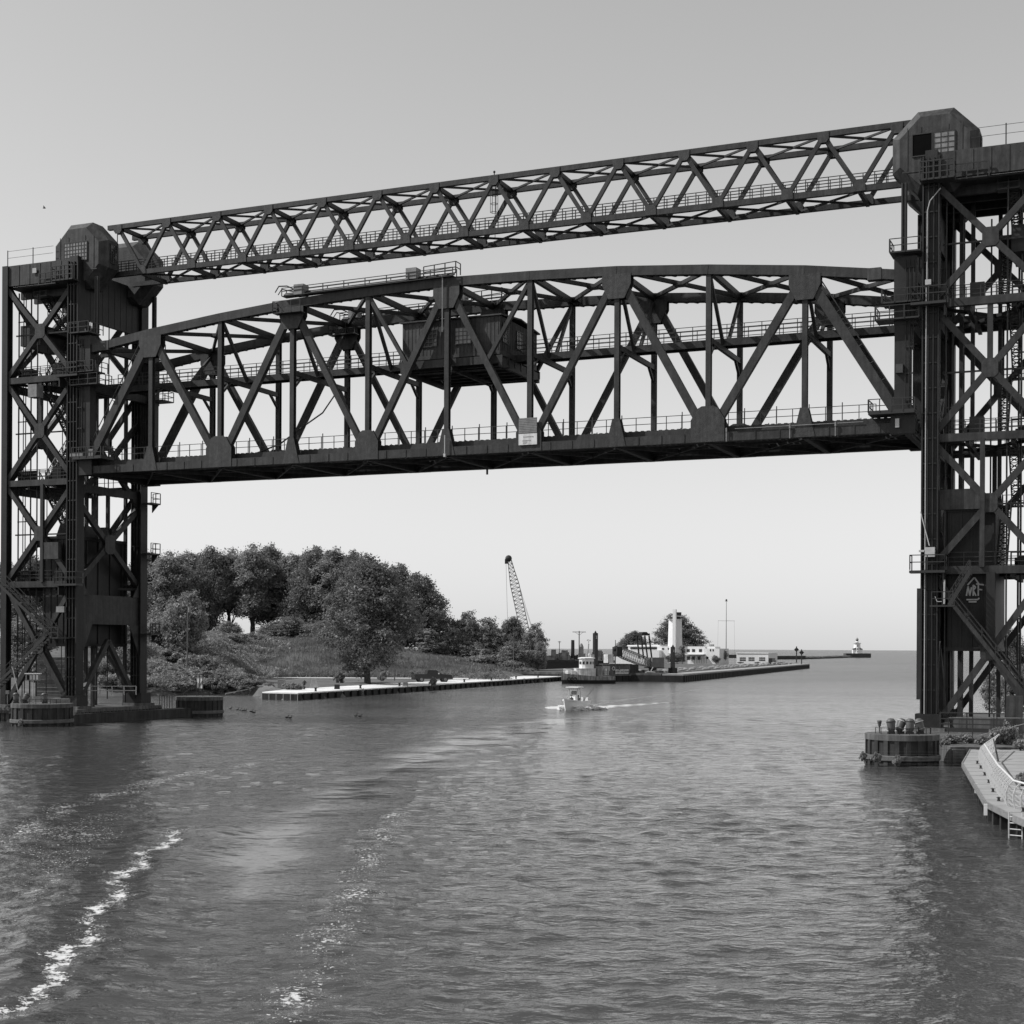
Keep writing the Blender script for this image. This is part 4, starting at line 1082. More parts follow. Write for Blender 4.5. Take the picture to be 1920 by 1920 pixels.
def rl(n, w, z0, z1, rr, seed, wz=None, top_narrow=.5):
    rs = random.Random(seed); L_ = []
    for i in range(n):
        f = (i + .5) / n; z = z0 + (z1 - z0) * f; wr_ = w * (1 - top_narrow * abs(f - .38) / .62 * (1.3 if f > .38 else .8))
        a = rs.random() * 6.28; d = wr_ * math.sqrt(rs.random()) * .75
        s = rr * rs.uniform(.75, 1.25); L_.append((math.cos(a) * d, math.sin(a) * d, z, s, s, s * rs.uniform(.75, 1.05)))
    return L_
PROTO = {
 'broad': (tree_proto('broadleaf_tree', 22, 8.5, 3, rl(30, 8.5, 3.0, 19.5, 2.7, 3, top_narrow=.62) + [(0, 0, 12, 5.5, 5.5, 7.0)] + sprigs(34, 8.4, 9, 21.0, 8), 34000, LEAF, .23, 1.25, 1, 3, .55), 22, 8.6),
 'tall': (tree_proto('cottonwood_tree', 22, 5.0, 6, rl(24, 4.4, 7.0, 18.6, 1.7, 5, top_narrow=.5) + sprigs(22, 4.6, 13, 21.2, 6), 25000, LEAF2, .22, 1.1, 2, 5, .33), 22, 5.2),
 'tall2': (tree_proto('cottonwood_tree', 22, 5.0, 5, rl(26, 4.8, 5.0, 18.4, 1.6, 11, top_narrow=.4) + sprigs(24, 5.0, 12, 21.2, 7), 26000, LEAF2, .22, 1.0, 3, 11, .28), 22, 5.4),
 'round': (tree_proto('round_tree', 10, 5.0, 2, rl(18, 4.0, 2.2, 8.6, 1.9, 8, top_narrow=.45) + [(0, 0, 5.4, 3.6, 3.6, 3.3)], 15000, LEAF2, .19, .8, 1, 8, .22), 10, 5.2),
 'slim': (tree_proto('young_tree', 9, 2.2, 1, rl(12, 1.9, 1.2, 8.0, 1.0, 9, top_narrow=.6), 5200, LEAF3, .20, .5, 1, 9, .12), 9, 2.4),
}
def shrub_proto(w, h, n, leafm, leaf, seed, lob=9):
    rs = random.Random(seed); L_ = []
    for i in range(lob):
        a = rs.random() * 6.28; d = w * .62 * math.sqrt(rs.random()); s = w * rs.uniform(.25, .42)
        L_.append((math.cos(a) * d, math.sin(a) * d * .8, h * rs.uniform(.28, .62), s, s, s * rs.uniform(.7, 1.0) * h / w))
    pts, out = crown_points(L_, n, w * .13, .6, seed); pts[:, 2] = np.maximum(pts[:, 2], .02)
    r = empty('shrub', (0, 0, 0)); v, f = leaf_quads(pts, leaf, .6, np.random.default_rng(seed), out)
    c = bpy.data.objects.new('foliage', mesh_np('foliage', v, f, leafm)); COL.objects.link(c); c.parent = r
    m = MB()
    for k in range(6): a = rs.random() * 6.28; limb(m, (0, 0, -.3), (math.cos(a) * w * .4, math.sin(a) * w * .4, h * .5), .05, .015, 5, .05, 3, rs)
    part(m, 'stem', BARK, r)
    return r
PROTO['shrub'] = (shrub_proto(4.2, 3.6, 6500, LEAF2, .22, 21, 12), 3.9, 4.0)
PROTO['shrub2'] = (shrub_proto(4.6, 3.2, 6500, LEAF3, .24, 23, 14), 3.5, 4.3)
PROTO['bush'] = (shrub_proto(1.6, 1.5, 2600, LEAF3, .14, 25, 8), 1.6, 1.6)
KD = {k: [(c, []) for c in kids(v[0])] for k, v in PROTO.items()}
def plant(kind, x, y, z, h, hw, label, cat, group=None, rz=None):
    pr, ph, pw = PROTO[kind]
    c = pr.copy(); COL.objects.link(c)
    for ch, _ in KD[kind]: d = ch.copy(); COL.objects.link(d); d.parent = c
    c.location = (x, y, z); c.rotation_euler = (0, 0, random.random() * 6.28 if rz is None else rz)
    k_ = 1.28 if cat == 'tree' else 1.12
    c.scale = (hw * k_ / pw, hw * k_ / pw, h / ph)
    tag(c, label, cat, group); return c
def plant_px(kind, px, ytop, hwpx, Y, label, cat, group=None, base=None):
    u, v = ray(px, HZ); x = u * Y; z = GH(x, Y) if base is None else base
    if z < -1: z = .9
    zt = W(px, ytop, Y).z
    return plant(kind, x, Y, z, max(zt - z, .8), hwpx / FPX * Y, label, cat, group)
TR = 'tall trees in the wood on the left bank'
back = [(12, 1048, 48, 300, 'tall2'), (58, 1036, 46, 318, 'broad'), (104, 1040, 46, 330, 'tall'), (172, 1050, 50, 330, 'tall2'), (232, 1052, 42, 322, 'tall'), (278, 1030, 40, 326, 'tall2'), (318, 1024, 40, 322, 'tall'),
        (352, 1030, 36, 335, 'tall2'), (392, 1022, 38, 330, 'broad'), (432, 1018, 36, 334, 'tall'), (474, 1009, 38, 330, 'tall'), (508, 1016, 34, 336, 'tall2'), (548, 1034, 38, 334, 'tall2'), (585, 1022, 44, 326, 'broad'), (630, 1024, 44, 322, 'tall2'), (668, 1030, 44, 318, 'broad')]
nm = ['far left, at the edge of the picture', 'behind the outer column of the left tower', 'behind the lattice of the left tower', 'behind the middle of the left tower', 'just left of the right column of the left tower', 'just right of the left tower column', 'second in the row right of the left tower', 'third in the row right of the left tower', 'above the round tree with the utility pole', 'left of the tallest crowns of the wood', 'with the tallest pointed crown of the wood', 'right of the tallest crown of the wood', 'at the dip in the skyline of the wood', 'at the left end of the high right crowns', 'above the lone broad tree, left part', 'above the lone broad tree, right part']
for (px, yt, hw, Y, kd), n_ in zip(back, nm):
    plant_px(kd, px, yt, hw * 1.08, Y + 62 if px > 240 else Y, 'tall dark tree ' + n_, 'tree', TR)
BR_ = ['nearest the right column of the left tower', 'behind the second crown right of the tower', 'behind the crown over the utility pole', 'behind the dip of the skyline', 'behind the left of the high right crowns', 'behind the crest left of the lone tree', 'directly behind the top of the lone tree', 'behind the right side of the lone tree', 'at the right shoulder of the high crowns']
for i, (px, yt, hw, Y) in enumerate([(295, 1040, 36, 352), (335, 1038, 36, 350), (375, 1036, 36, 352), (535, 1040, 34, 352), (570, 1034, 36, 350), (612, 1032, 36, 350), (655, 1038, 36, 348), (700, 1046, 36, 346), (740, 1060, 34, 344)]):
    plant_px('tall2' if i % 2 else 'broad', px, yt, hw, Y + 62, 'dark crown in the back row, ' + BR_[i], 'tree', 'back row of the wood on the left bank')
mid = [('broad', 690, 1036, 82, 268, 'large broad tree standing alone on the quay edge in front of the wood'),
       ('broad', 788, 1072, 54, 385, 'rounded tree overhanging right of the large lone tree'),
       ('broad', 744, 1055, 46, 388, 'tree crown filling the gap right behind the large lone tree'),
       ('broad', 735, 1150, 40, 380, 'low dense tree under the right side of the lone broad tree'),
       ('round', 345, 1113, 48, 268, 'round leafy tree beside the wooden utility pole'),
       ('round', 300, 1150, 40, 272, 'low round tree touching the right column of the left tower'),
       ('round', 545, 1158, 46, 376, 'low dark round tree at the foot of the wood above the grass slope'),
       ('round', 600, 1165, 42, 374, 'low dark round tree left of the lone broad tree'),
       ('round', 430, 1165, 26, 376, 'small dark tree among the trunks of the wood'),
       ('round', 505, 1172, 28, 378, 'small dark tree below the tallest crowns'),
       ('slim', 800, 1176, 24, 374, 'small pale tree in front of the dark trees right of the lone tree'),
       ('round', 846, 1166, 34, 382, 'dark tree right of the small pale tree'),
       ('round', 876, 1150, 30, 384, 'pointed dark tree left of the low crown row'),
       ('round', 918, 1162, 34, 384, 'dark tree in the low row left of the crane boom'),
       ('broad', 962, 1155, 33, 384, 'dark tree directly below the lattice crane boom'),
       ('round', 1002, 1172, 25, 380, 'rightmost tree of the left bank wood, at the water inlet'),
       ('round', 965, 1204, 32, 374, 'bushy tree behind the slim utility pole at the end of the slope'),
       ('round', 1010, 1205, 16, 374, 'lowest bush-like tree at the right tip of the wood'),
       ('round', 820, 1200, 32, 380, 'low dark tree filling the foot of the row'),
       ('round', 890, 1205, 38, 380, 'low dark tree behind the pickup slope'),
       ('round', 60, 1150, 60, 245, 'bushy tree seen through the stairs of the left tower'),
       ('round', 205, 1160, 50, 262, 'bushy tree seen below the left counterweight')]
for kd, px, yt, hw, Y, lb in mid: plant_px(kd, px, yt, hw, Y, lb, 'tree')
BU = 'knotweed shrubs on the left bank'
sh = [(30, 1225, 40, 235, 'behind the outer column of the left tower'), (90, 1232, 42, 232, 'above the plank wall behind the left tower'), (165, 1228, 42, 240, 'seen between the two front columns of the left tower'), (225, 1218, 44, 244, 'just left of the right column of the left tower'),
      (215, 1258, 36, 232, 'low down between the front columns of the left tower'), (255, 1275, 40, 236, 'at the waterline behind the right column of the left tower'), (310, 1188, 36, 288, 'at the top of the thicket beside the tower column'), (355, 1190, 34, 282, 'at the foot of the utility pole'),
      (395, 1205, 30, 284, 'just right of the short thin post'), (320, 1212, 44, 262, 'in the middle of the thicket beside the tower column'), (370, 1220, 42, 260, 'in the middle of the thicket below the utility pole'), (408, 1238, 30, 258, 'at the right end of the middle of the thicket'),
      (330, 1240, 46, 246, 'in the lower thicket right of the tower column'), (385, 1250, 44, 244, 'in the lower thicket above the white board'), (436, 1256, 36, 245, 'in the lower thicket right of the white board'), (458, 1266, 30, 241, 'overhanging the water left of the quay'),
      (300, 1262, 40, 240, 'at the waterline just right of the tower column'), (350, 1270, 40, 238, 'at the waterline left of the white board'), (425, 1182, 34, 352, 'on the crest of the bank below the tall trunks'), (474, 1186, 30, 362, 'on the crest at the left end of the grass slope'),
      (430, 1204, 24, 318, 'rounded, where the thicket meets the grass slope'), (482, 1272, 20, 243, 'last one before the end of the quay'), (575, 1186, 24, 372, 'on the crest in front of the low dark trees'), (405, 1268, 26, 240, 'at the waterline below the white board'), (520, 1192, 20, 370, 'pale, on the crest above the grass slope')]
for i_, (px, yt, hw, Y, w_) in enumerate(sh):
    plant_px('shrub' if i_ % 2 else 'shrub2', px, yt, hw, Y, 'leafy knotweed shrub ' + w_, 'shrub', BU)
for kd, px, yt, hw, Y, lb in [('bush', 540, 1276, 20, 231, 'low shrub beside the blocks behind the white quay'), ('bush', 560, 1278, 16, 230, 'second low shrub behind the white quay, right of the first'),
        ('bush', 505, 1278, 14, 236, 'low shrub at the left end of the quay'), ('bush', 546, 1229, 11, 345, 'single rounded bush in the middle of the grass slope'),
        ('shrub', 905, 1222, 44, 366, 'wide dark thicket at the right end of the grass slope'), ('shrub', 950, 1232, 32, 366, 'low thicket around the slim utility pole'), ('shrub2', 985, 1250, 18, 362, 'low pale thicket at the end of the quay'),
        ('bush', 716, 1256, 10, 285, 'small bush right of the lone tree trunk'), ('bush', 640, 1255, 14, 268, 'small dark bush left of the lone tree trunk'), ('bush', 815, 1266, 9, 262, 'small bush in front of the pickup truck'), ('bush', 778, 1256, 10, 300, 'dark bush behind the pickup truck')]:
    plant_px(kd, px, yt, hw, Y, lb, 'bush')
# reeds and scrub scattered over the slope
rs = np.random.default_rng(33); cs_ = []
for k in range(230):
    y_ = 312 + 58 * rs.random() if k % 3 else 311 + 4 * rs.random(); x_ = (-.185 + .185 * rs.random()) * y_
    if not inside(np.array([x_]), np.array([y_]), SHORE)[0]: continue
    n_ = 60 + int(120 * rs.random()); sp_ = .35 + .8 * rs.random(); g_ = rs.normal(size=(n_, 3)) * (sp_, sp_, .35 + .35 * rs.random()); g_[:, 2] = np.abs(g_[:, 2]) + .2
    g_[:, 0] += x_; g_[:, 1] += y_; g_[:, 2] += GH(x_, y_); cs_.append(g_)
vk, fk = leaf_quads(np.concatenate(cs_), .17, .9, rs)
ob = bpy.data.objects.new('scrub', mesh_np('scrub', vk, fk, LEAF)); COL.objects.link(ob); tag(ob, 'low dark scrub and weeds dotted over the grass slope', 'scrub', kind='stuff')
# knotweed blanket of the bank: nobody could count it
rs = np.random.default_rng(15); nn_ = 260000
Yk = 226 + 150 * rs.random(nn_); uk = -.26 + .115 * rs.random(nn_); Xk = uk * Yk
ok = inside(Xk, Yk, SHORE) & (uk < -.162 + .012 * np.sin(Yk * .13) - .03 * (Yk < 262)); Xk, Yk = Xk[ok], Yk[ok]
md = .5 + .5 * np.sin(Xk * .55 + 1.3 * np.sin(Yk * .21)) * np.sin(Yk * .34 + 1.1 * np.sin(Xk * .3))
hk = (.5 + 2.0 * md) * (.55 + .45 * rs.random(len(Xk))); Zk = ground_h(Xk, Yk) + hk
vk, fk = leaf_quads(np.stack([Xk, Yk, Zk], -1)[:110000], .21, .9, rs)
ob = bpy.data.objects.new('knotweed_cover', mesh_np('knotweed_cover', vk, fk, LEAF2)); COL.objects.link(ob); tag(ob, 'dense leafy knotweed blanket covering the bank beside the left tower', 'ground cover', kind='stuff')
# tall grass of the slope
n = 60000; gp_ = []
rs = np.random.default_rng(5)
uu_ = rs.random(n * 3); YY_ = 311 + 66 * rs.random(n * 3); XX_ = -78 + 84 * rs.random(n * 3)
dq = seg_dist(XX_, YY_, [SHORE[6], SHORE[7]]); ok = (dq > 16) & inside(XX_, YY_, SHORE)
dense = rs.random(n * 3) < .9; ok &= dense
X_, Y_ = XX_[ok][:n], YY_[ok][:n]; Z_ = ground_h(X_, Y_)
hgt = .75 + .75 * rs.random(len(X_)) + .35 * np.sin(X_ * .35) * np.sin(Y_ * .21); hgt = np.maximum(hgt, .3)
an = rs.random(len(X_)) * 3.14; wv = .10 + .1 * rs.random(len(X_)); dx, dy = np.cos(an) * wv, np.sin(an) * wv * .5
lean = rs.normal(size=(len(X_), 2)) * .16
v = np.stack([np.stack([X_ - dx, Y_ - dy, Z_ - .1], -1), np.stack([X_ + dx, Y_ + dy, Z_ - .1], -1), np.stack([X_ + lean[:, 0], Y_ + lean[:, 1], Z_ + hgt], -1)], 1).reshape(-1, 3)
f = np.arange(len(v)).reshape(-1, 3)
ob = bpy.data.objects.new('tall_grass', mesh_np('tall_grass', v, f, GRASS)); COL.objects.link(ob); tag(ob, 'tall grass covering the slope behind the white quay', 'grass', kind='stuff')


# ================================================================== THINGS ON THE LEFT BANK
def person(name, label, joints, edges, radii, loc, rz, sc, hat=None, cat='person'):
    """one continuous skinned body, plus clothes as children"""
    r = empty(name, loc); r.rotation_euler = (0, 0, rz); tag(r, label, cat)
    me = bpy.data.meshes.new('body'); me.from_pydata([tuple(c * sc for c in j) for j in joints], edges, [])
    ob = bpy.data.objects.new('body', me); COL.objects.link(ob)
    sk = ob.modifiers.new('skin', 'SKIN'); sk.use_smooth_shade = True
    if not me.skin_vertices: me.skin_vertices.new(name='')
    for i, rr in enumerate(radii): me.skin_vertices[0].data[i].radius = (rr * sc, rr * sc); me.skin_vertices[0].data[i].use_root = (i == 0)
    sb = ob.modifiers.new('sub', 'SUBSURF'); sb.levels = 1; sb.render_levels = 1
    dg = bpy.context.evaluated_depsgraph_get(); dg.update()
    me2 = bpy.data.meshes.new_from_object(ob.evaluated_get(dg)); bpy.data.objects.remove(ob)
    me2.materials.clear(); me2.materials.append(CLOTH)
    b = bpy.data.objects.new('body', me2); COL.objects.link(b); b.parent = r
    return r
SITJ = [(0, 0, .45), (0, 0, .72), (0, 0, .98), (0, 0, 1.08), (0, .02, 1.22), (-.20, 0, .96), (-.30, .05, .72), (-.22, .28, .62), (.20, 0, .96), (.30, .05, .72), (.22, .28, .62), (-.10, .12, .45), (-.12, .48, .48), (-.12, .50, .08), (.10, .12, .45), (.12, .48, .48), (.12, .50, .08), (-.12, .66, .05), (.12, .66, .05)]
SITE = [(0, 1), (1, 2), (2, 3), (3, 4), (2, 5), (5, 6), (6, 7), (2, 8), (8, 9), (9, 10), (0, 11), (11, 12), (12, 13), (0, 14), (14, 15), (15, 16), (13, 17), (16, 18)]
SITR = [.16, .15, .13, .06, .11, .08, .05, .04, .08, .05, .04, .10, .07, .05, .10, .07, .05, .04, .04]
# pickup truck (its bed to the left, bonnet to the right)
def vehicle():
    p = W(810, 1272, 288); z = GH(p.x, 288) + .02; Y = 288
    r = empty('pickup_truck', (p.x, Y, z)); tag(r, 'dark pickup truck parked on the bank behind the white quay, bonnet to the right', 'pickup truck')
    ax = Vector((.93, .28, 0)).normalized(); ay = UP.cross(ax); O = Vector((p.x, Y, z))
    Q = lambda x, y, zz: O + ax * x + ay * y + UP * zz
    prof = [(-2.75, .48), (2.7, .45), (2.8, .75), (2.72, 1.02), (1.25, 1.16), (.42, 1.72), (-.78, 1.75), (-.95, 1.18), (-2.72, 1.14)]
    m = MB(); m.prism([Q(x, -.9, zz) for x, zz in prof], ay * 1.8); part(m, 'body', BLACKP, r)
    m = MB(); m.box(Q(-1.85, 0, 1.15), (1.5, 1.5, .03), ax); part(m, 'cargo_bed', RAIL, r)
    m = MB(); m.prism([Q(x, -.915, zz) for x, zz in ((-.75, 1.2), (.98, 1.2), (.42, 1.62), (-.66, 1.64))], ay * 1.83); part(m, 'side_window', GLASS, r)
    m = MB(); m.prism([Q(1.2, -.75, 1.19), Q(.48, -.7, 1.69), Q(.48, .7, 1.69), Q(1.2, .75, 1.19)], ax * .04 + UP * .02); part(m, 'windscreen', DGLASS, r)
    for x in (-1.75, 1.75):
        for y in (-.82, .82):
            w_ = part(MB().tube(Q(x, y - .12, .40), Q(x, y + .12, .40), .40, 18), 'wheel', BLACKP, r)
            part(MB().tube(Q(x, y - .14, .40), Q(x, y + .14, .40), .22, 12), 'rim', GREYBOX, w_)
    for y in (-.65, .65): part(MB().box(Q(2.76, y, .82), (.10, .34, .18), ax), 'headlight', WHITE, r)
    part(MB().box(Q(2.82, 0, .52), (.14, 1.75, .2), ax), 'bumper', GREYBOX, r)
    part(MB().box(Q(.75, -1.02, 1.25), (.16, .2, .2), ax), 'side_mirror', OFFW, r)
    r.scale = (1.36, 1.36, 1.36)
vehicle()
def block(px, py, Y, w, d, h, label, top=.75, m_=None, nm='concrete_block'):
    p = W(px, py, Y); z = GH(p.x, Y)
    m = MB(); ax = Vector((1, .15, 0)).normalized(); ay = UP.cross(ax); O = Vector((p.x, Y, z - .1))
    a = [O + ax * (w / 2 * i) + ay * (d / 2 * j) for i, j in ((-1, -1), (1, -1), (1, 1), (-1, 1))]
    b = [O + UP * h + ax * (w / 2 * i * top) + ay * (d / 2 * j * top) for i, j in ((-1, -1), (1, -1), (1, 1), (-1, 1))]
    m.add(a + b, [(3, 2, 1, 0), (4, 5, 6, 7), (0, 1, 5, 4), (1, 2, 6, 5), (2, 3, 7, 6), (3, 0, 4, 7)])
    tag(m.build(nm, m_ or mat('block_concrete', .30, .25, 1.0, .9, bump=.5)), label, 'block')
block(528, 1270, 236, 1.25, 1.2, 1.35, 'upright pale square concrete block behind the quay', .97)
block(589, 1270, 240, 1.5, 1.5, 1.65, 'tapered pale concrete block right of the square one', .45)
block(505, 1275, 236, 2.3, 1.6, .4, 'flat pale slab left of the square concrete block', .7)
block(760, 1270, 256, 1.0, .8, .8, 'small dark machine behind the quay left of the pickup', .8, GREYBOX, 'generator')
block(632, 1282, 235, .9, .8, .9, 'small dark bin behind the quay left of the lone tree', .9, RAIL, 'bin')
q = W(571, 1270, 240); zg = GH(q.x, 240)
person('person', 'small seated person in dark clothes between the two pale concrete blocks', SITJ, SITE, SITR, (q.x, 240, zg - .1), .3, 1.0)
def pole(px, ytop, Y, r_, label, cross=None, trans=False, name='utility_pole', m_=TIMBER, base=None, cat='pole'):
    p = W(px, ytop, Y); z = GH(p.x, Y) if base is None else base
    r = empty(name, (p.x, Y, z)); tag(r, label, cat)
    part(MB().tube((p.x, Y, z - .5), (p.x, Y, p.z), r_, 8, r_ * .7), 'shaft', m_, r)
    if cross:
        m = MB(); m.box((p.x, Y - .1, p.z - .25), (cross, .12, .14), (1, .1, 0)); 
        for s in (-1, 1): m.beam((p.x, Y - .1, p.z - 1.0), (p.x + s * cross * .3, Y - .1, p.z - .3), .06, .06, (0, 1, 0))
        part(m, 'crossarm', m_, r)
    if trans: part(MB().tube((p.x + .38, Y - .2, p.z - 2.2), (p.x + .38, Y - .2, p.z - 1.3), .26, 12), 'transformer', GREYBOX, r)
    return p
pole(352, 1124, 256, .15, 'grey wooden utility pole with a transformer in front of the round tree', None, True)
pole(383, 1186, 258, .07, 'short thin post in the knotweed right of the utility pole')
pole(740, 1228, 290, .12, 'short wooden pole just right of the lone tree trunk', .0)
pole(963, 1197, 355, .13, 'slim wooden utility pole in front of the rightmost trees', 1.6)
pole(900, 1253, 320, .12, 'short pale stake on the grass slope right of the pickup')
# crane boom beyond the wood
r = empty('crane_boom', W(985, 1170, 392)); tag(r, 'tall leaning lattice crane boom rising behind the low trees', 'crane')
a, b = W(991, 1215, 392), W(955, 1050, 392); ax_ = (b - a).normalized(); sd = Vector((ax_.z, 0, -ax_.x))
m = MB(); wv_ = lambda f: (1.15 if f < .72 else 1.15 - (f - .72) * 2.6)
cs = [(-1, -1), (1, -1), (1, 1), (-1, 1)]
def bp_(f, c): return a.lerp(b, f) + sd * (c[0] * wv_(f)) + Vector((0, 1, 0)) * (c[1] * wv_(f) * .8)
NB = 22
for c in cs:
    for i in range(NB): m.beam(bp_(i / NB, c), bp_((i + 1) / NB, c), .17, .17, (0, 1, 0))
for i in range(NB):
    for k in range(4):
        m.beam(bp_(i / NB, cs[k]), bp_((i + 1) / NB, cs[(k + 1) % 4]), .11, .11, (1, 0, 0)); m.beam(bp_(i / NB, cs[k]), bp_(i / NB, cs[(k + 1) % 4]), .10, .10, (1, 0, 0))
part(m, 'lattice_boom', mat('crane_steel', .10, .3, 1, .6), r)
m = MB(); m.ball(b + Vector((-.2, 0, .4)), .9, 6); m.box(b + Vector((-.7, 0, -.4)), (1.0, .7, 1.2), (1, 0, 0)); part(m, 'boom_head', RAIL, r)
m = MB(); m.tube(b + Vector((-.9, 0, 0)), W(953, 1215, 392), .05, 4); m.tube(b + Vector((.6, 0, 0)), W(1001, 1188, 392), .045, 4); m.tube(b.lerp(a, .35) + sd * .9, W(1003, 1196, 392), .045, 4)
part(m, 'cables', ROPE, r)

# ================================================================== TUG, BARGE, BOATS
def hull(m, L_, B_, D_, n=16, sheer=.8, O=None, ax=None, bow=1.0, zw=-.6):
    """planform tapering to a bow at +L/2, gunwale rising forward"""
    O = Vector(O); ax = Vector(ax).normalized(); ay = UP.cross(ax); vs = []
    for i in range(n + 1):
        f = i / n; x = -L_ / 2 + L_ * f
        hb = B_ / 2 * (1 - max(0, (f - .55) / .45) ** 2.2) * (1 - .12 * max(0, (.15 - f) / .15)); hb = max(hb, .03)
        top = D_ + sheer * max(0, f - .3) ** 1.6; xo = bow * max(0, f - .8) * 3
        for yy, zz, dx in ((-hb, top, xo), (-hb * .82, zw, 0), (0, zw - .25, -.3), (hb * .82, zw, 0), (hb, top, xo)): vs.append(O + ax * (x + dx * (zz > 0)) + ay * yy + UP * zz)
    fs = []
    for i in range(n):
        for k in range(4): fs.append((i * 5 + k, i * 5 + k + 1, (i + 1) * 5 + k + 1, (i + 1) * 5 + k))
        fs.append((i * 5 + 4, i * 5, (i + 1) * 5, (i + 1) * 5 + 4))
    fs.append((0, 1, 2, 3, 4)); fs.append(tuple(n * 5 + k for k in (4, 3, 2, 1, 0)))
    m.add(vs, fs); return m
# the small motor boat heading to the lower left
bo_ = Vector((G(1076, 1331)[0], G(1076, 1331)[1], 0)); ax = Vector((-.42, -.90, 0)).normalized(); ay = UP.cross(ax)
r = empty('motor_boat', bo_); tag(r, 'white centre console motor boat speeding towards the camera with a foaming wake', 'boat')
Q = lambda x, y, z: bo_ + (ax * x + ay * y + UP * z) * .86
part(hull(MB(), 5.95, 2.15, .92, 18, .8, Q(-.4, 0, .12), ax, .86, -.15), 'hull', WHITE, r, smooth=False)
m = MB(); hw_ = [(-3.85, 1.08), (-2, 1.2), (0, 1.24), (1.2, 1.12), (2.4, .75), (3.2, .2)]
for (x0, y0), (x1, y1) in zip(hw_[:-1], hw_[1:]):
    for s in (-1, 1): m.beam(Q(x0, y0 * s, 1.22 + max(0, x0) * .1), Q(x1, y1 * s, 1.22 + max(0, x1) * .1), .14, .10, UP)
part(m, 'gunwale', WHITE, r)
m = MB(); m.prism([Q(.55, -.42, 1.1), Q(-.35, -.42, 1.1), Q(-.35, -.42, 2.05), Q(.1, -.42, 2.25), Q(.5, -.42, 1.9)], ay * .72); part(m, 'console', WHITE, r)
part(MB().prism([Q(.15, -.4, 2.25), Q(.45, -.4, 1.95), Q(.42, -.4, 2.0), Q(.0, -.4, 2.75), Q(-.05, -.4, 2.7)], ay * .8), 'windshield', DGLASS, r)
m = MB()
for x in (.45, -.85):
    for y in (-.72, .72): m.tube(Q(x, y, 1.1), Q(x * .8, y * .9, 3.25), .045, 6)
for y in (-.65, .65): m.tube(Q(.36, y, 3.2), Q(-.68, y, 3.2), .04, 6)
m.tube(Q(.36, -.65, 3.2), Q(.36, .65, 3.2), .04, 6)
part(m, 'top_frame', PALE, r)
part(MB().box(Q(-.2, 0, 3.3), (1.7, 1.7, .10), ax), 'hard_top', WHITE, r)
part(MB().box(Q(-.1, -.0, 3.04), (.7, 1.1, .3), ax), 'electronics_box', OFFW, r)
for y in (-.4, .4): part(MB().prism([Q(-4.0, y - .18, .3), Q(-4.4, y - .18, .3), Q(-4.5, y - .18, 1.6), Q(-3.9, y - .18, 1.75), Q(-3.8, y - .18, 1.1)], ay * .36), 'outboard_motor', OFFW, r)
part(MB().tube(Q(-1.2, .9, 1.2), Q(-3.8, 1.6, 3.1), .025, 5).tube(Q(-1.2, -.9, 1.2), Q(-3.8, -1.3, 2.6), .025, 5), 'fishing_rod', RAIL, r)
m = MB()
for k in range(420):
    f = random.random(); m.ball(Q(-4.2 - 3.6 * f, (1.5 - 3.0 * random.random()), (.05 + .75 * (1 - f) * random.random() ** 1.6)), .05 + .13 * random.random(), 3, (1.8, 1.2, .7))
for s_ in (-1, 1):
    for k in range(460):
        f = random.random(); m.ball(Q(2.2 - 5.6 * f, s_ * (.8 + .6 * f + (.5 + 2.1 * f) * random.random()), .02 + .62 * (1 - .5 * f) * random.random() ** 1.8), .05 + .12 * random.random(), 3, (1.8, 1.3, .6))
sp = mat('spray', .75, .1, 2, .9)
ob = m.build('spray', sp, org=Q(-3, 0, 0)); tag(ob, 'white spray thrown up along the sides and stern of the motor boat', 'spray', kind='stuff')
azb = math.atan2(ax.y, ax.x) - math.pi / 2
pr = person('person', 'person with a dark brimmed hat sitting at the bow of the motor boat', SITJ, SITE, SITR, Q(1.5, .25, .72), azb, .9)
part(MB().lathe(Q(1.5, .25, 2.10), [(.24, 0), (.25, .02), (.12, .04), (.10, .14), (.04, .16)], 12), 'hat', BLACKP, pr)
pr2 = person('person', 'person in dark clothes sitting near the stern of the motor boat', SITJ, SITE, SITR, Q(-2.4, -.3, .62), azb + 2.9, .9)
part(MB().ball(Q(-2.4, -.3, 1.97), .12, 6), 'hair', BLACKP, pr2)

# tug
tO = W(1101, 1281, 326); tO.z = 0; ax = Vector((-.93, -.37, 0)).normalized(); ay = UP.cross(ax)
r = empty('tugboat', tO); tag(r, 'old tugboat with white wheelhouse moored beside the crane barge', 'tugboat')
Q = lambda x, y, z: tO + (ax * x + ay * y + UP * z) * .96
HG = mat('tug_hull_grey', .22, .3, .6, .7, streak=.4)
part(hull(MB(), 12.0, 4.2, 1.6, 16, 1.3, Q(0, 0, 0), ax, .6), 'hull', HG, r)
part(hull(MB(), 12.1, 4.35, .75, 16, .2, Q(0, 0, 0), ax, .2), 'lower_hull', BLACKP, r)
m = MB(); m.lathe(Q(.6, 0, 0), [(1.75, 1.7), (1.75, 3.2), (1.8, 3.25), (1.8, 3.35)], 14, 1.5, .85, ax); part(m, 'deck_house', OFFW, r)
m = MB(); m.lathe(Q(.2, 0, 0), [(1.45, 3.3), (1.45, 5.5)], 12, 1.15, .95, ax); wh = part(m, 'wheelhouse', WHITE, r)
part(MB().lathe(Q(.2, 0, 0), [(1.65, 5.5), (1.65, 5.65), (1.0, 5.8)], 12, 1.2, 1.0, ax), 'wheelhouse_roof', WHITE, r)
m = MB()
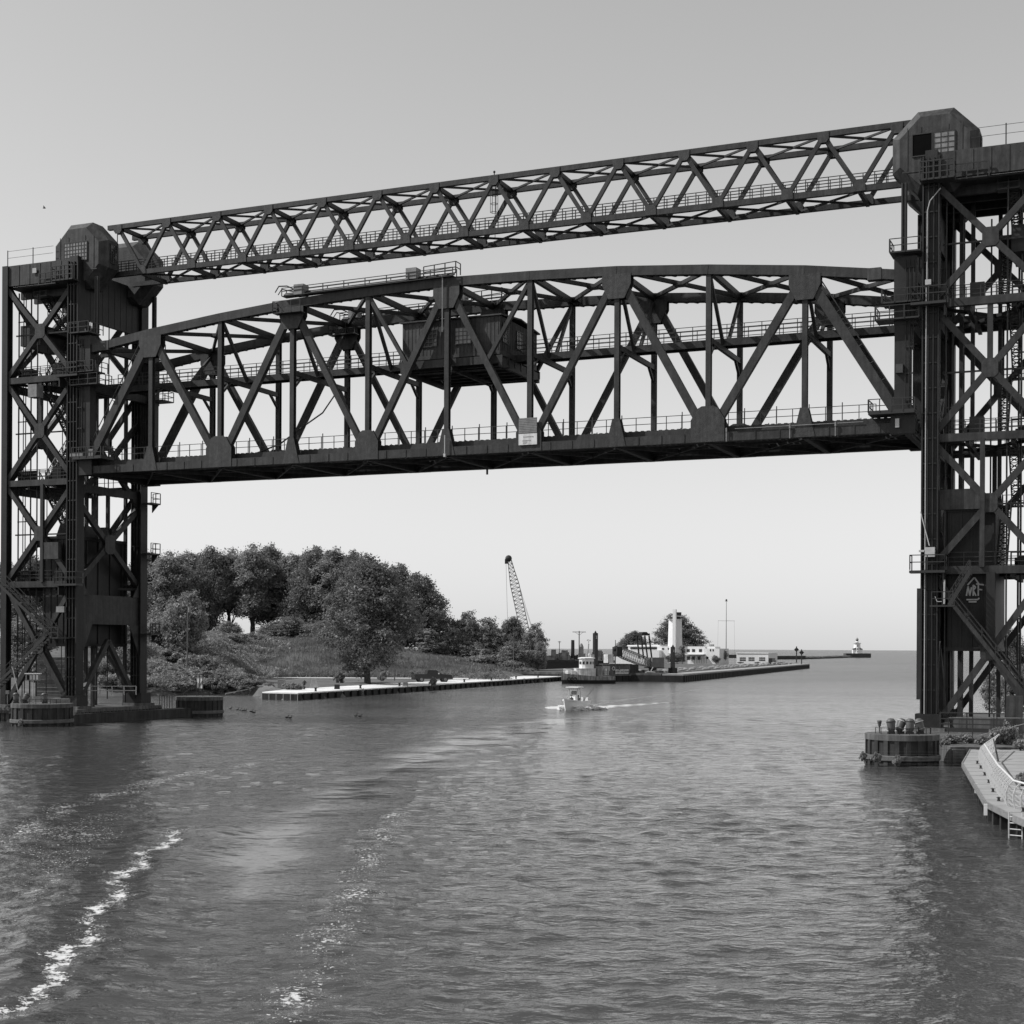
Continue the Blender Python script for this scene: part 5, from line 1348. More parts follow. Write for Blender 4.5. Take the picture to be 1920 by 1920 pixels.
for k in range(12):
    an = 2 * math.pi * (k + .5) / 12; c = Q(.2, 0, 4.75) + ax * (math.cos(an) * 1.45 * 1.13) + ay * (math.sin(an) * 1.45 * .93); m.box(c, (.08, .45, .62), (ax * math.cos(an) + ay * math.sin(an)))
part(m, 'windows', GLASS, wh)
part(MB().tube(Q(-3.0, 0, 1.7), Q(-3.0, 0, 4.0), .8, 14), 'funnel', HG, r); part(MB().tube(Q(-3.0, 0, 4.0), Q(-3.0, 0, 4.4), .85, 14), 'funnel_cap', BLACKP, r)
m = MB(); m.tube(Q(-.3, 0, 5.6), Q(-.3, 0, 10.2), .07, 6); m.box(Q(-.3, 0, 9.8), (.1, 1.6, .1), ax); m.ball(Q(-.3, .7, 9.9), .16, 4); m.ball(Q(-.3, -.7, 10.0), .16, 4); m.ball(Q(-.6, 0, 6.6), .42, 6); m.box(Q(-1.0, 0, 6.2), (.9, 1.2, .9), ax)
part(m, 'mast', PALE, r)
m = MB(); railing(m, [Q(4.6, -1.4, 2.1), Q(5.8, -.3, 2.3), Q(5.8, .3, 2.3), Q(4.6, 1.4, 2.1)], 1.0, .9, (1, .5), .045); m.box(Q(4.2, 0, 2.5), (1.8, 1.6, .9), ax)
part(m, 'bow_platform', WHITE, r)
for i, x in enumerate((5.2, 4.6, 4.0)):
    m = MB(); c = Q(x, 1.35 + .35 * i, .95); nn = ay * -1
    for sgn in (1,):
        for k in range(12):
            a0, a1 = 2 * math.pi * k / 12, 2 * math.pi * (k + 1) / 12
            m.tube(c + ax * math.cos(a0) * .42 + UP * math.sin(a0) * .42, c + ax * math.cos(a1) * .42 + UP * math.sin(a1) * .42, .15, 6)
    part(m, 'tyre_fender', BLACKP, r)
# crane barge
c0, c1 = Vector((*G(1100, 1278.6), 0)), Vector((*G(1290, 1276.5), 0))
ax = (c1 - c0).normalized(); ay = UP.cross(ax); LB = (c1 - c0).length
r = empty('crane_barge', c0.lerp(c1, .5)); tag(r, 'long dark flat barge with a deckhouse, moored beyond the tugboat', 'barge')
Q = lambda x, y, z: c0 + ax * x + ay * y + UP * z
m = MB(); m.prism([Q(0, 0, .3), Q(1, 0, -.6), Q(LB - 1, 0, -.6), Q(LB, 0, .3), Q(LB, 0, 1.45), Q(0, 0, 1.45)], ay * 9)
for k in range(16): m.box(Q(1.5 + k * LB / 16.5, -.08, .5), (.5, .18, 1.7), ax)
part(m, 'hull', SHEETD, r)
m = MB(); m.box(Q(LB * .5, -.02, 1.5), (LB, .25, .12), ax); part(m, 'deck_edge', GREYBOX, r)
def atx(px, Y=None):       # position along the barge that is sighted at this column
    u, _ = ray(px, HZ); return (u * c0.y - c0.x) / (ax.x - u * ax.y)
def zat(py, x, px): return W(px, py, (c0 + ax * x).y).z
xh0, xh1 = atx(1146), atx(1184); zt_ = zat(1246, xh0, 1160)
m = MB(); m.box(Q((xh0 + xh1) / 2, 2.2, (1.5 + zt_) / 2), (xh1 - xh0, 3.6, zt_ - 1.5), ax); m.box(Q((xh0 + xh1) / 2, 2.2, zt_ + .06), (xh1 - xh0 + .6, 4.1, .12), ax)
dh = part(m, 'deckhouse', mat('deckhouse_grey', .09, .3, .7, .7, streak=.3), r)
m = MB(); m.box(Q(xh1 + 1.4, 2.2, (1.5 + zt_) / 2), (2.4, 3.4, zt_ - 1.6), ax); part(m, 'equipment_housing', RUSTD, r)
xs0, xs1 = atx(1156), atx(1181); zs = zat(1259.5, xs0, 1168)
sg_ = part(MB().box(Q((xs0 + xs1) / 2, .36, zs), (xs1 - xs0, .06, 1.05), ax), 'sign_board', OFFW, dh)
text_mesh('SLOW  NO WAKE', .62, Q((xs0 + xs1) / 2, .30, zs), ax, UP, BLACKP, dh, 'lettering', .01)
m = MB(); cc_ = Q(atx(1152), .3, zat(1253.5, xs0, 1152))
for k in range(14):
    a0, a1 = 2 * math.pi * k / 14, 2 * math.pi * (k + 1) / 14; m.tube(cc_ + ax * math.cos(a0) * .38 + UP * math.sin(a0) * .38, cc_ + ax * math.cos(a1) * .38 + UP * math.sin(a1) * .38, .11, 6)
part(m, 'life_ring', OFFW, dh)
part(MB().box(Q(atx(1163), .34, zat(1253, xs0, 1163)), (.5, .06, .9), ax), 'window', GLASS, dh)
xw = atx(1163); zz0 = zat(1243, xw, 1163)
m = MB(); m.box(Q(atx(1157), 3.2, zz0 + 1.0), (1.7, 1.6, 2.0), ax); part(m, 'upper_cabin', OFFW, r)
m = MB(); railing(m, [Q(xh0 - 4, .3, 1.5), Q(xh0 - .3, .3, 1.5)], 1.0, 1.0, (1, .5), .04); part(m, 'railing', RAIL, r)
m = MB(); railing(m, [Q(xh1 + 3, .3, 1.5), Q(LB - 5, .3, 1.5)], .9, 1.5, (1,), .03)
part(m, 'railing', RAIL, r)
m = MB()
for k in range(30):
    x = xh1 + 3.5 + random.random() * (atx(1228) - xh1 - 4); m.box(Q(x, 1 + 3 * random.random(), 1.6 + .4 * random.random()), (.4 + random.random(), .5, .3 + 1.3 * random.random()), ax)
part(m, 'deck_machinery', mat('machinery', .10, .5, 1.5, .7), r)
m = MB()
for k in range(7): m.box(Q(2.5 + k * 1.0, .8, 1.9 + .8 * random.random()), (.35, .4, .8 + random.random() * 1.4), ax)
part(m, 'mooring_gear', mat('pale_gear', .25, .5, 1.5, .7), r)
# spud posts
for px0, px1, pt, txt, lb in ((1118, 1126.5, 1187, '2', 'tall square black spud post numbered 2 rising beside the tugboat'), (1264, 1271.5, 1213, '1', 'shorter square black spud post numbered 1 near the outer end of the barge')):
    x = atx((px0 + px1) / 2); Yp = Q(x, 1.2, 0).y; zt = W(px0, pt, Yp).z; w_ = (px1 - px0) / FPX * Yp
    e = empty('spud_post', Q(x, 1.2, 1.5)); tag(e, lb, 'post')
    m = MB(); m.box(Q(x, 1.2, (zt - 1) / 2), (w_ * .82, w_ * .82, zt + 1), ax); part(m, 'post', BLACKP, e)
    part(MB().prism([Q(x - .35, 1.1, zt), Q(x + .35, 1.1, zt), Q(x, 1.1, zt + .55)], ay * .2), 'lifting_eye', BLACKP, e)
    part(MB().box(Q(x, 1.2, 2.3), (w_ * 1.6, w_ * 1.6, 1.7), ax), 'guide_collar', RUSTD, e)
    text_mesh(txt, .95, Q(x - .02, 1.2 - w_ * .41 - .02, zt - 1.0), ax, UP, WHITE, e, 'number', .01)
# crane on the barge, its boom lowered to the left
xc = atx(1243); e = empty('deck_crane', Q(xc, 3, 1.5)); tag(e, 'crawler crane on the barge deck with its heavy lattice boom lowered to the left', 'crane')
zc0, zc1 = zat(1251, xc, 1243), zat(1233, xc, 1243)
m = MB(); m.box(Q(atx(1243), 3.2, (zc0 + zc1) / 2), (atx(1254) - atx(1232), 3.0, zc1 - zc0), ax); part(m, 'cab', mat('crane_house', .13, .3, 1, .6), e)
m = MB(); m.box(Q(xc, 3.2, zc0 - .15), (3.4, 3.6, .25), ax); m.tube(Q(xc - .5, 3.2, 1.5), Q(xc - .5, 3.2, zc0), 1.0, 12); m.box(Q(xc - .3, 2.2, 1.95), (4.2, .8, .9), ax); m.box(Q(xc - .3, 4.4, 1.95), (4.2, .8, .9), ax)
part(m, 'undercarriage', RAIL, e)
a, b = Q(atx(1240), 3.2, zat(1247, xc, 1240)), Q(atx(1176), 3.2, zat(1222, xc, 1176))
dirb = (b - a).normalized(); sd = dirb.cross(ay).normalized(); sd = sd if sd.z > 0 else -sd
m = MB(); hwf = lambda f: .55 + .55 * min(1, f * 3) if f < .8 else 1.1 - (f - .8) * 1.2
bq = lambda f, c: a.lerp(b, f) + sd * (c[0] * hwf(f)) + ay * (c[1] * hwf(f) * .8)
for c in cs:
    for i in range(16): m.beam(bq(i / 16, c), bq((i + 1) / 16, c), .16, .16, ay)
for i in range(16):
    for k in range(4): m.beam(bq(i / 16, cs[k]), bq((i + .5) / 16, cs[(k + 1) % 4]), .09, .09, (1, 0, 0)); m.beam(bq((i + .5) / 16, cs[(k + 1) % 4]), bq((i + 1) / 16, cs[k]), .09, .09, (1, 0, 0))
part(m, 'lattice_boom', mat('pale_lattice', .20, .3, 1, .6), e)
m = MB(); m.box(b + ax * -.4, (1.6, 1.8, 2.3), ax); m.ball(b + ax * -.9 + UP * .7, .7, 6); part(m, 'boom_head', RUSTD, e)
m = MB()
g = [(1214, 1192, 1219, 1235), (1229, 1192, 1235, 1240)]
tops = []
for x0, y0, x1, y1 in g:
    for dy_ in (2.4, 4.0):
        pA, pB = Q(atx(x0), dy_, zat(y0, xc, x0)), Q(atx(x1), dy_, zat(y1, xc, x1)); m.beam(pA, pB, .24, .30, ay); tops.append(pA)
m.beam(tops[0] + ay * .8 + UP * .3, tops[2] + ay * .8 + UP * .3, 2.2, .5, ay); m.prism([tops[0] + UP * .4, tops[2] + UP * .4, tops[2].lerp(tops[0], .3) + UP * .9, tops[0].lerp(tops[2], .3) + UP * .9], ay * 1.6)
part(m, 'gantry', RUSTD, e)
part(MB().tube(Q(atx(1232), 1.5, zc0), Q(atx(1225), 1.2, 2.0), .12, 6), 'ladder', WHITE, e)
# poles beyond the tug
pole(1086, 1183, 350, .16, 'tall utility pole with a wide crossarm rising behind the tugboat', 3.2, base=0)
pole(1154, 1200, 352, .12, 'thin dark pole left of the white cabin on the barge', None, base=0)
pole(1049, 1202, 540, .14, 'thin post with a small crossarm above the dark moored hull', 1.2, base=3, m_=RAIL)
p = W(1103, 1207, 350); tag(MB().tube((p.x - .25, 350, 2), (p.x + .1, 350, p.z), .12).build('davit_post', RAIL), 'slightly leaning short dark post between tugboat mast and funnel pole', 'post')
# dark moored hull and clutter behind the inlet
a, b = W(985, 1255, 540), W(1096, 1254, 540); r = empty('moored_hull', (a.x, 540, 0)); tag(r, 'long dark moored barge hull loaded with machinery behind the water inlet', 'barge')
part(MB().prism([(a.x, 540, -1), (b.x + 9, 540, -1), (b.x + 9, 540, 3.3), (a.x, 540, 3.6)], Vector((0, 12, 0))), 'hull', BLACKP, r)
part(MB().box(((a.x + b.x) / 2 + 4, 539.9, 3.0), (b.x - a.x + 14, .3, .9), (1, 0, 0)), 'rubbing_strake', RUSTD, r)
m = MB(); rr_ = random.Random(4)
for k in range(60):
    x = a.x + 4 + rr_.random() * (b.x - a.x + 4); h_ = .6 + 3.2 * rr_.random() ** 1.5; m.box((x, 543 + 5 * rr_.random(), 3.5 + h_ / 2), (.6 + 2.2 * rr_.random(), 1.5, h_), (1, 0, 0))
part(m, 'deck_cargo', mat('cargo_grey', .16, .6, .5, .8), r)
p = W(1074, 1200, 545); tag(MB().tube((p.x, 545, 3.4), (p.x, 545, p.z), .72, 16, .62).build('dark_stack', BLACKP), 'short thick dark stack standing on the moored hull', 'chimney')
p = W(1090, 1210, 545); m = MB(); m.box((p.x, 545, p.z - 3), (1.6, 1.6, 5), (1, 0, 0)); m.lathe((p.x, 545, p.z - .5), [(.8, 0), (.3, 1.2)], 8); tag(m.build('small_tower', GREYBOX), 'small pointed grey tower right of the utility pole, far behind', 'tower')

# ================================================================== HARBOUR MOUTH
# long pier
a, b = Vector((40, 345, 0)), Vector((*G(1518, 1253), 0)); e1 = (b - a).normalized(); n1 = Vector((-e1.y, e1.x, 0))
r = empty('harbour_pier', a); tag(r, 'long low pier with dark sheet pile face reaching out to the lake', 'pier')
m = MB(); Lp = (b - a).length
m.prism([a - UP, b - UP, b + n1 * 5 - UP, b - e1 * 60 + n1 * 48 - UP, a + n1 * 48 - UP], UP * 2.5); 
for k in range(int(Lp / 2.4)): m.box(a + e1 * (k * 2.4 + 1) - n1 * .15 + UP * .3, (1.3, .35, 2.2), e1)
part(m, 'sheet_piling', SHEETD, r)
m = MB(); m.prism([a + UP * 1.5, b + UP * 1.5, b + n1 * 5 + UP * 1.5, a + n1 * 5 + UP * 1.5], UP * .35); a_pier, b_pier, n_pier = a.copy(), b.copy(), n1.copy()
part(m, 'concrete_cap', mat('pier_cap', .30, .2, .2, .9), r)
m = MB(); m.prism([a + n1 * 5.3 + UP * 1.5, b - e1 * 55 + n1 * 5.3 + UP * 1.5, b - e1 * 60 + n1 * 47 + UP * 1.5, a + n1 * 47 + UP * 1.5], UP * .5); tag(m.build('headland', mat('rough_grass', .09, .4, .25, .95, bump=.8, cell=.25)), kind='structure')
YS = 618
def Wx(px, Y=YS): return W(px, HZ, Y).x
def Wz(py, px, Y=YS): return W(px, py, Y).z
ZG = 1.9
SD = Vector((.88, -.475, 0)).normalized(); SN = Vector((-SD.y, SD.x, 0))      # along the facade, and away from the water
def onf(px, off):                     # distance along the facade line that is sighted at this column
    C0 = Vector((W(1265, HZ, YS).x, YS, 0)) + SN * off; u, _ = ray(px, HZ)
    k = (u * C0.y - C0.x) / (SD.x - u * SD.y); return C0 + SD * k
r = empty('harbour_station', (Wx(1250), YS, ZG)); tag(r, 'white modernist harbour station building with flat roofs and a slender lookout tower', 'building')
def slab(x0, x1, y0, y1, d, Y=YS, o=0.0): 
    off = Y - YS + o; a_, b_ = onf(x0, off), onf(x1, off); c_ = (a_ + b_) / 2
    Z0_, Z1_ = (Wz(y1, (x0 + x1) / 2, c_.y) if y1 else ZG - .5), Wz(y0, (x0 + x1) / 2, c_.y)
    return MB().box(c_ + SN * (d / 2) + UP * ((Z0_ + Z1_) / 2), ((b_ - a_).length, d, Z1_ - Z0_), SD)
WW = mat('station_render', .66, .08, .15, .7, streak=.06)
west = part(slab(1178, 1236, 1211.5, None, 12), 'west_wing', WW, r); part(slab(1176, 1237, 1209.5, 1212, 14, o=-1), 'roof_slab', WHITE, r)
low = part(slab(1155, 1236, 1219, None, 6, YS - 5), 'low_wing', WW, r)
main = part(slab(1232, 1322, 1212, None, 13, YS - 2), 'main_block', WW, r); east = part(slab(1320, 1349, 1216, None, 11, YS - 3), 'east_block', WW, r)
part(slab(1316, 1341, 1212.5, 1219, 6, YS - 1), 'rooftop_room', WW, r)
part(slab(1283, 1319, 1226.0, 1227.6, 3, YS - 5), 'canopy', WW, r)
def win(parent, x0, x1, y0, y1, Y, nm='window', m_=GLASS): part(slab(x0, x1, y0, y1, .12, Y, -.10), nm, m_, parent)
win(west, 1182, 1233, 1213.5, 1217.3, YS, 'window_band')
for x in (1241, 1252): win(main, x, x + 4, 1215, 1218, YS - 2)
for x in (1287.5, 1297.5, 1310.5): win(main, x, x + 5.5, 1217, 1222.5, YS - 2)
for x in (1288, 1297.5, 1308): win(main, x, x + 5.5, 1230.5, 1237, YS - 2)
win(east, 1324, 1328, 1231, 1235.5, YS - 3); win(east, 1331, 1333, 1217, 1221, YS - 3); win(east, 1336, 1338, 1217, 1221, YS - 3)
XT = Wx(1265.5); m = MB()
zt_, zb_ = Wz(1162, 1265), ZG
hw0, hw1 = (1279 - 1252.5) / 2 / FPX * YS, (1277 - 1254.5) / 2 / FPX * YS
pl_ = [(-1, .2), (-.38, -1.15), (1, -.55), (1, 1), (-1, 1)]
m.add([(XT + x * hw0, YS - 1 + y * 2.8, zb_) for x, y in pl_] + [(XT + x * hw1, YS - 1 + y * 2.6, zt_) for x, y in pl_], [(4, 3, 2, 1, 0), (5, 6, 7, 8, 9)] + [(k, (k + 1) % 5, 5 + (k + 1) % 5, 5 + k) for k in range(5)])
tw = part(m, 'lookout_tower', WW, r)
zp = Wz(1143, 1262); xf = Wx(1262.5)
part(MB().box((xf, YS - 4.4, (zp + zb_) / 2), (1.35, 1.1, zp - zb_), SD), 'tower_fin', WW, tw)
part(MB().box((XT - .1, YS - .8, zt_ + .12), (hw1 * 2 + .3, 5.2, .25), (1, 0, 0)).box((XT + .6, YS - 1, Wz(1155.5, 1265)), (4.3, 4.4, .3), (1, 0, 0)), 'lookout_deck', WW, tw)
part(MB().lathe((XT + .2, YS - 1, zt_ + .2), [(1.9, 0), (1.9, 1.2)], 12).box((XT + 1.4, YS - 1, Wz(1151.5, 1265)), (2.0, 2.2, 1.5), (1, 0, 0)), 'lookout_cabin', RUSTD, tw)
m = MB()
for px_, h_ in ((1190, 1.2), (1216, 2.0), (1245, 1.4), (1290, 2.4), (1306, 1.0), (1330, 1.6)):
    c_ = onf(px_, 3); z_ = Wz(1211.5, px_, c_.y); m.tube(c_ + UP * z_, c_ + UP * (z_ + h_), .10, 5); m.box(c_ + SD * 1.2 + UP * (z_ + .35), (1.4, 1.1, .8), SD)
part(m, 'roof_vent', GREYBOX, r)
# boathouse
YB = 636
r = empty('boathouse', (Wx(1410, YB), YB, ZG)); tag(r, 'low white flat-roofed boathouse with three groups of small windows', 'building')
bh = part(slab(1381, 1440.5, 1225, None, 12, YB), 'wall', WW, r); part(slab(1380.5, 1441, 1223.8, 1225.2, 12.6, YB, -.3), 'roof_edge', WHITE, r)
for x in (1387, 1403.5, 1423.5):
    for i in range(4): win(bh, x + i * 2.9, x + i * 2.9 + 2.2, 1232.5, 1235, YB); win(bh, x + i * 2.9, x + i * 2.9 + 2.2, 1236.3, 1239, YB)
tag(slab(1363, 1381, 1227.5, 1234, 3, YB + 12).build('dark_shed', BLACKP), 'low dark shed between the bush and the white boathouse', 'shed')
tag(slab(1441.5, 1448, 1234, None, 4, YB - 4).build('dark_tank', BLACKP), 'small dark box at the right end of the white boathouse', 'box')
tag(slab(1456, 1467, 1241.5, None, 3, YB - 10).build('dark_box', RUSTD), 'low dark box on the pier right of the boathouse', 'box')
m = MB(); rr_ = random.Random(12)
for k in range(150):
    f_ = rr_.random(); q_ = a_pier.lerp(b_pier, f_) + n_pier * (6 + 10 * rr_.random()); s_ = .3 + .5 * rr_.random(); m.ball((q_.x, q_.y, 2.0), s_, 3, (1.4, 1, .8))
tag(m.build('scattered_stones', ROCK), 'pale stones scattered along the grass behind the pier edge', 'stones', kind='stuff')
# flag mast
xm = Wx(1361.5, 630); r = empty('signal_mast', (xm, 630, ZG)); tag(r, 'very tall thin signal mast with a crosstree beside the boathouse', 'mast')
m = MB(); m.tube((xm, 630, ZG), (xm, 630, Wz(1126, 1361, 630)), .22, 8, .10); part(m, 'shaft', GREYBOX, r)
part(MB().tube((xm - 3.6, 630, Wz(1164, 1361, 630)), (xm + 3.6, 630, Wz(1164, 1361, 630)), .08, 6), 'crosstree', PALE, r)
m = MB(); m.ball((xm, 630, Wz(1125, 1361, 630)), .4, 5); m.box((xm, 630, Wz(1127, 1361, 630)), (1.2, .2, .2), (1, 0, 0))
for s in (-3.4, 3.4): m.tube((xm + s, 630, Wz(1164, 1361, 630)), (xm + s * 1.1, 630, ZG), .03, 4)
part(m, 'instruments', RAIL, r)
for px, yt, yb, Y, lb in ((1503, 1217.5, 1247, 600, 'dark navigation marker post with a diamond head at the end of the pier'), (1493.5, 1212, 1229, 900, 'thin distant navigation post left of the marker with the diamond head')):
    p0, p1 = W(px, yb, Y), W(px, yt, Y); r = empty('channel_marker', (p0.x, Y, 0)); tag(r, lb, 'marker')
    part(MB().tube((p0.x, Y, -1 if Y > 700 else 1.5), p1, .22 * Y / 600, 6), 'post', RAIL, r)
    w_ = 1.0 * Y / 600; zz = p1.z - w_ * 1.3
    part(MB().prism([(p1.x - w_, Y - .1, zz), (p1.x, Y - .1, zz - w_), (p1.x + w_, Y - .1, zz), (p1.x, Y - .1, zz + w_)], Vector((0, .25, 0))), 'daymark', RAIL, r)
# inner breakwater wall, rubble, lighthouse crib
a, b = W(1448, 1229.5, 1150), W(1510.5, 1229.5, 1180); HB = a.z
r = empty('breakwater_wall', (a.x, 1150, 0)); tag(r, 'long straight breakwater wall of dark sheet piles in mid distance', 'breakwater')
m = MB(); m.prism([(a.x, 1150, -1), (b.x, 1180, -1), (b.x, 1180, HB * .45), (a.x, 1150, HB * .45)], Vector((0, 8, 0)))
for k in range(27): q = Vector((a.x, 1150, 0)).lerp(Vector((b.x, 1180, 0)), (k + .5) / 27); m.box(q + Vector((0, -.2, HB / 2 - .5)), (.95, .7, HB + 1), (1, .0, 0))
part(m, 'sheet_piling', mat('far_piles', .07, .3, .1, .9), r)
part(MB().prism([(a.x, 1150.5, HB * .8), (b.x, 1180.5, HB * .8), (b.x, 1180.5, HB), (a.x, 1150.5, HB)], Vector((0, 8, 0))), 'cap', mat('far_cap', .25, .2, .1, .9), r)
m = MB(); rr_ = random.Random(9); A2, B2 = W(1510, 1232, 1200), W(1590, 1232, 1460)
for k in range(420):
    f_ = rr_.random(); q = Vector((A2.x, 1200, 0)).lerp(Vector((B2.x, 1460, 0)), f_); s = 1.2 + 1.6 * rr_.random()
    m.ball((q.x + rr_.uniform(-1, 1) * 3, q.y + rr_.uniform(-2, 2), .2 + rr_.random() * .7), s, 3, (1.2, 1, .6))
tag(m.build('rubble_breakwater', mat('far_rock', .07, .4, .1, .95)), 'low line of dark rocks leading to the lighthouse', 'breakwater', kind='stuff')
YL = 1480; cx = W(1607, HZ, YL).x; mpp = YL / FPX
r = empty('lighthouse', (cx, YL, 0)); tag(r, 'white conical lighthouse with dark lantern on a round dark crib out in the lake', 'lighthouse')
hc = W(1607, 1225, YL).z
m = MB(); xl, xr = W(1584, HZ, YL).x, W(1630.5, HZ, YL).x; m.box(((xl + xr) / 2, YL, hc / 2 - .5), (xr - xl, 12, hc + 1), (1, 0, 0))
for k in range(26): m.box((xl + (k + .5) * (xr - xl) / 26, YL - 6.2, hc / 2 - .3), (.45, .5, hc + .6), (1, 0, 0))
part(m, 'crib', mat('far_piles', .07, .3, .1, .9), r)
zz = lambda py: W(1607, py, YL).z
R0 = 13.0 / 2 * mpp
m = MB(); m.lathe((cx, YL, 0), [(R0 * 1.1, hc), (R0 * 1.0, zz(1215)), (R0 * .92, zz(1209)), (R0 * .86, zz(1207.3))], 20); tb = part(m, 'tower', WHITE, r)
m = MB(); m.lathe((cx, YL, 0), [(R0 * 1.05, zz(1207.4)), (R0 * 1.12, zz(1206.6)), (R0 * 1.12, zz(1206.0))], 20); m.lathe((cx, YL, 0), [(R0 * 1.14, zz(1204.6)), (R0 * 1.14, zz(1204.4))], 16); part(m, 'gallery', OFFW, r)
m = MB(); m.lathe((cx, YL, 0), [(R0 * .40, zz(1206.2)), (R0 * .40, zz(1202))], 12); part(m, 'watch_room', WHITE, r)
m = MB(); m.lathe((cx, YL, 0), [(R0 * .36, zz(1202)), (R0 * .36, zz(1199.2))], 10); part(m, 'lantern', BLACKP, r)
m = MB(); m.lathe((cx, YL, 0), [(R0 * .5, zz(1199.3)), (R0 * .3, zz(1197.2)), (R0 * .05, zz(1196))], 10); m.tube((cx, YL, zz(1196.2)), (cx, YL, zz(1194)), .12); part(m, 'lantern_roof', GREYBOX, r)
m = MB()
for s in (-1, 1): m.box((cx + s * R0 * 1.05, YL - 1, (hc + zz(1217)) / 2), (R0 * .7, 4, zz(1217) - hc), (1, 0, 0))
part(m, 'side_annex', WHITE, r)
m = MB()
for s in (-1, 1): m.prism([(cx + s * R0 * .6, YL - 3.4, zz(1214.5)), (cx + s * R0 * 1.45, YL - 3.4, zz(1217)), (cx + s * R0 * 1.45, YL - 3.4, zz(1217.6)), (cx + s * R0 * .6, YL - 3.4, zz(1217.6))], Vector((0, 4.4, 0)))
part(m, 'annex_roof', RUSTD, r)
m = MB()
for z_ in (1211, 1217, 1222): m.box((cx - .2, YL - R0 * .95, zz(z_)), (.8, .8, 1.6), (1, 0, 0))
part(m, 'window', DARK, tb)
for kd, px, yt, hw, Y, lb in (('broad', 1188, 1182, 27, 650, 'left round-topped tree behind the low wing of the harbour station'), ('broad', 1270, 1149, 44, 655, 'big spreading tree directly behind the white lookout tower'),
        ('round', 1354, 1218, 14, 612, 'rounded bush between the harbour station and the boathouse'), ('round', 1343, 1229, 11, 606, 'low bush at the right corner of the harbour station'), ('slim', 1279, 1208, 8, 598, 'slender conifer in front of the right part of the harbour station'),
        ('round', 1262, 1224, 22, 596, 'low dark shrubbery in front of the harbour station behind the barge crane'), ('bush', 1451, 1236, 8, 622, 'small dark bush at the right end of the boathouse'), ('bush', 1418, 1241, 7, 612, 'small bush in front of the boathouse'), ('bush', 1388, 1243, 9, 610, 'small bush left of the boathouse door')):
    plant_px(kd, px, yt, hw, Y, lb, 'tree' if kd in ('broad', 'slim') else 'bush', base=1.9)
m = MB()
for x in np.arange(1296, 1326, 3.2): m.tube((Wx(x, 600), 600, 1.9), (Wx(x, 600), 600, 4.2), .09, 4)
m.tube((Wx(1296, 600), 600, 4.1), (Wx(1325, 600), 600, 4.1), .06, 4)
tag(m.build('station_fence', RAIL), 'thin dark post fence on the pier in front of the harbour station', 'fence')

# ================================================================== RIGHT BANK AND PROMENADE
ZP = .95
edge = [(32.6, 104.5), (27.0, 88.4), (21.2, 66.0), (20.5, 59.8), (19.3, 44.0)]
r = empty('promenade', (30, 70, 0)); tag(r, 'pale paved promenade carried on dark piles along the right bank', 'promenade')
m = MB(); m.prism([Vector((x, y, ZP - .28)) for x, y in edge] + [Vector((70, 44, ZP - .28)), Vector((70, 104.5, ZP - .28))], UP * .28); part(m, 'deck_slab', DECKC, r)
m = MB()
for (x0, y0), (x1, y1) in zip(edge[:-1], edge[1:]):
    m.beam(Vector((x0, y0, ZP - .1)) + Vector((-.04, 0, 0)), Vector((x1, y1, ZP - .1)) + Vector((-.04, 0, 0)), .08, .26, (1, 0, 0))
part(m, 'edge_beam', GREYBOX, r)
m = MB(); m.prism([Vector((x + 1.8, y - .4, -2.0)) for x, y in edge] + [Vector((70, 44, -2.0)), Vector((70, 104, -2.0))], UP * 2.6); part(m, 'retaining_wall', SHEET, r)
for (x0, y0), (x1, y1) in zip(edge[:-1], edge[1:]):
    a, b = Vector((x0, y0, 0)), Vector((x1, y1, 0)); d_ = (b - a); n = max(1, int(d_.length / 1.5)); dn = d_.normalized()
    for k in range(n):
        p = a + dn * (k + .5) * (d_.length / n) + Vector((.28, 0, 0)); m = MB()
        m.box(p + UP * -.65, (.32, .28, 2.6), dn); part(m, 'pile', SHEET, r)
m = MB()
for k in range(1, 22):
    y = 46 + k * 2.6; m.box((45, y, ZP + .004), (49, .035, .006), (1, 0, 0))
for k in range(6): m.box((24.5 + k * 0 + (k * 3.4), 60 + k * 5.5, ZP + .004), (.03, 14, .006), (1, 0, 0))
part(m, 'paving_joint', mat('joint', .12, .2, 1, .9), r)
for px, py in ((1823, 1432), (1829, 1441), (1836, 1454), (1843, 1468), (1850, 1485), (1860, 1502), (1905, 1522)):
    x, y = G(px, py, ZP); part(MB().lathe((x + .3, y, ZP), [(.10, 0), (.06, .05), (.06, .14), (.12, .17)], 8).box((x + .3, y, ZP + .15), (.34, .07, .06), (.3, 1, 0)), 'mooring_cleat', RAIL, r)
for px, py in ((1830, 1478), (1848, 1518)):
    x, y = G(px, py - 10, ZP); q = W(px, py, y - .4); part(MB().box(q, (.14, .06, .5), (1, -.2, 0)), 'white_marker', WHITE, r)
# ladder at the right edge
q0 = Vector((*G(1912, 1573), 0)); e = empty('dock_ladder', q0 + UP * 0); tag(e, 'pale steel ladder hanging from the promenade edge into the water', 'ladder')
ld = Vector((.75, -.66, 0)).normalized(); qs = q0 + Vector((-.2, -.1, 0)); m = MB()
for s in (-.28, .28): m.tube(qs + ld * s - UP * .4, qs + ld * s + UP * (ZP + .15), .035)
part(m, 'rails', PALE, e); m = MB()
for k in range(5): m.tube(qs - ld * .28 + UP * (-.1 + k * .25), qs + ld * .28 + UP * (-.1 + k * .25), .025)
part(m, 'rungs', PALE, e)
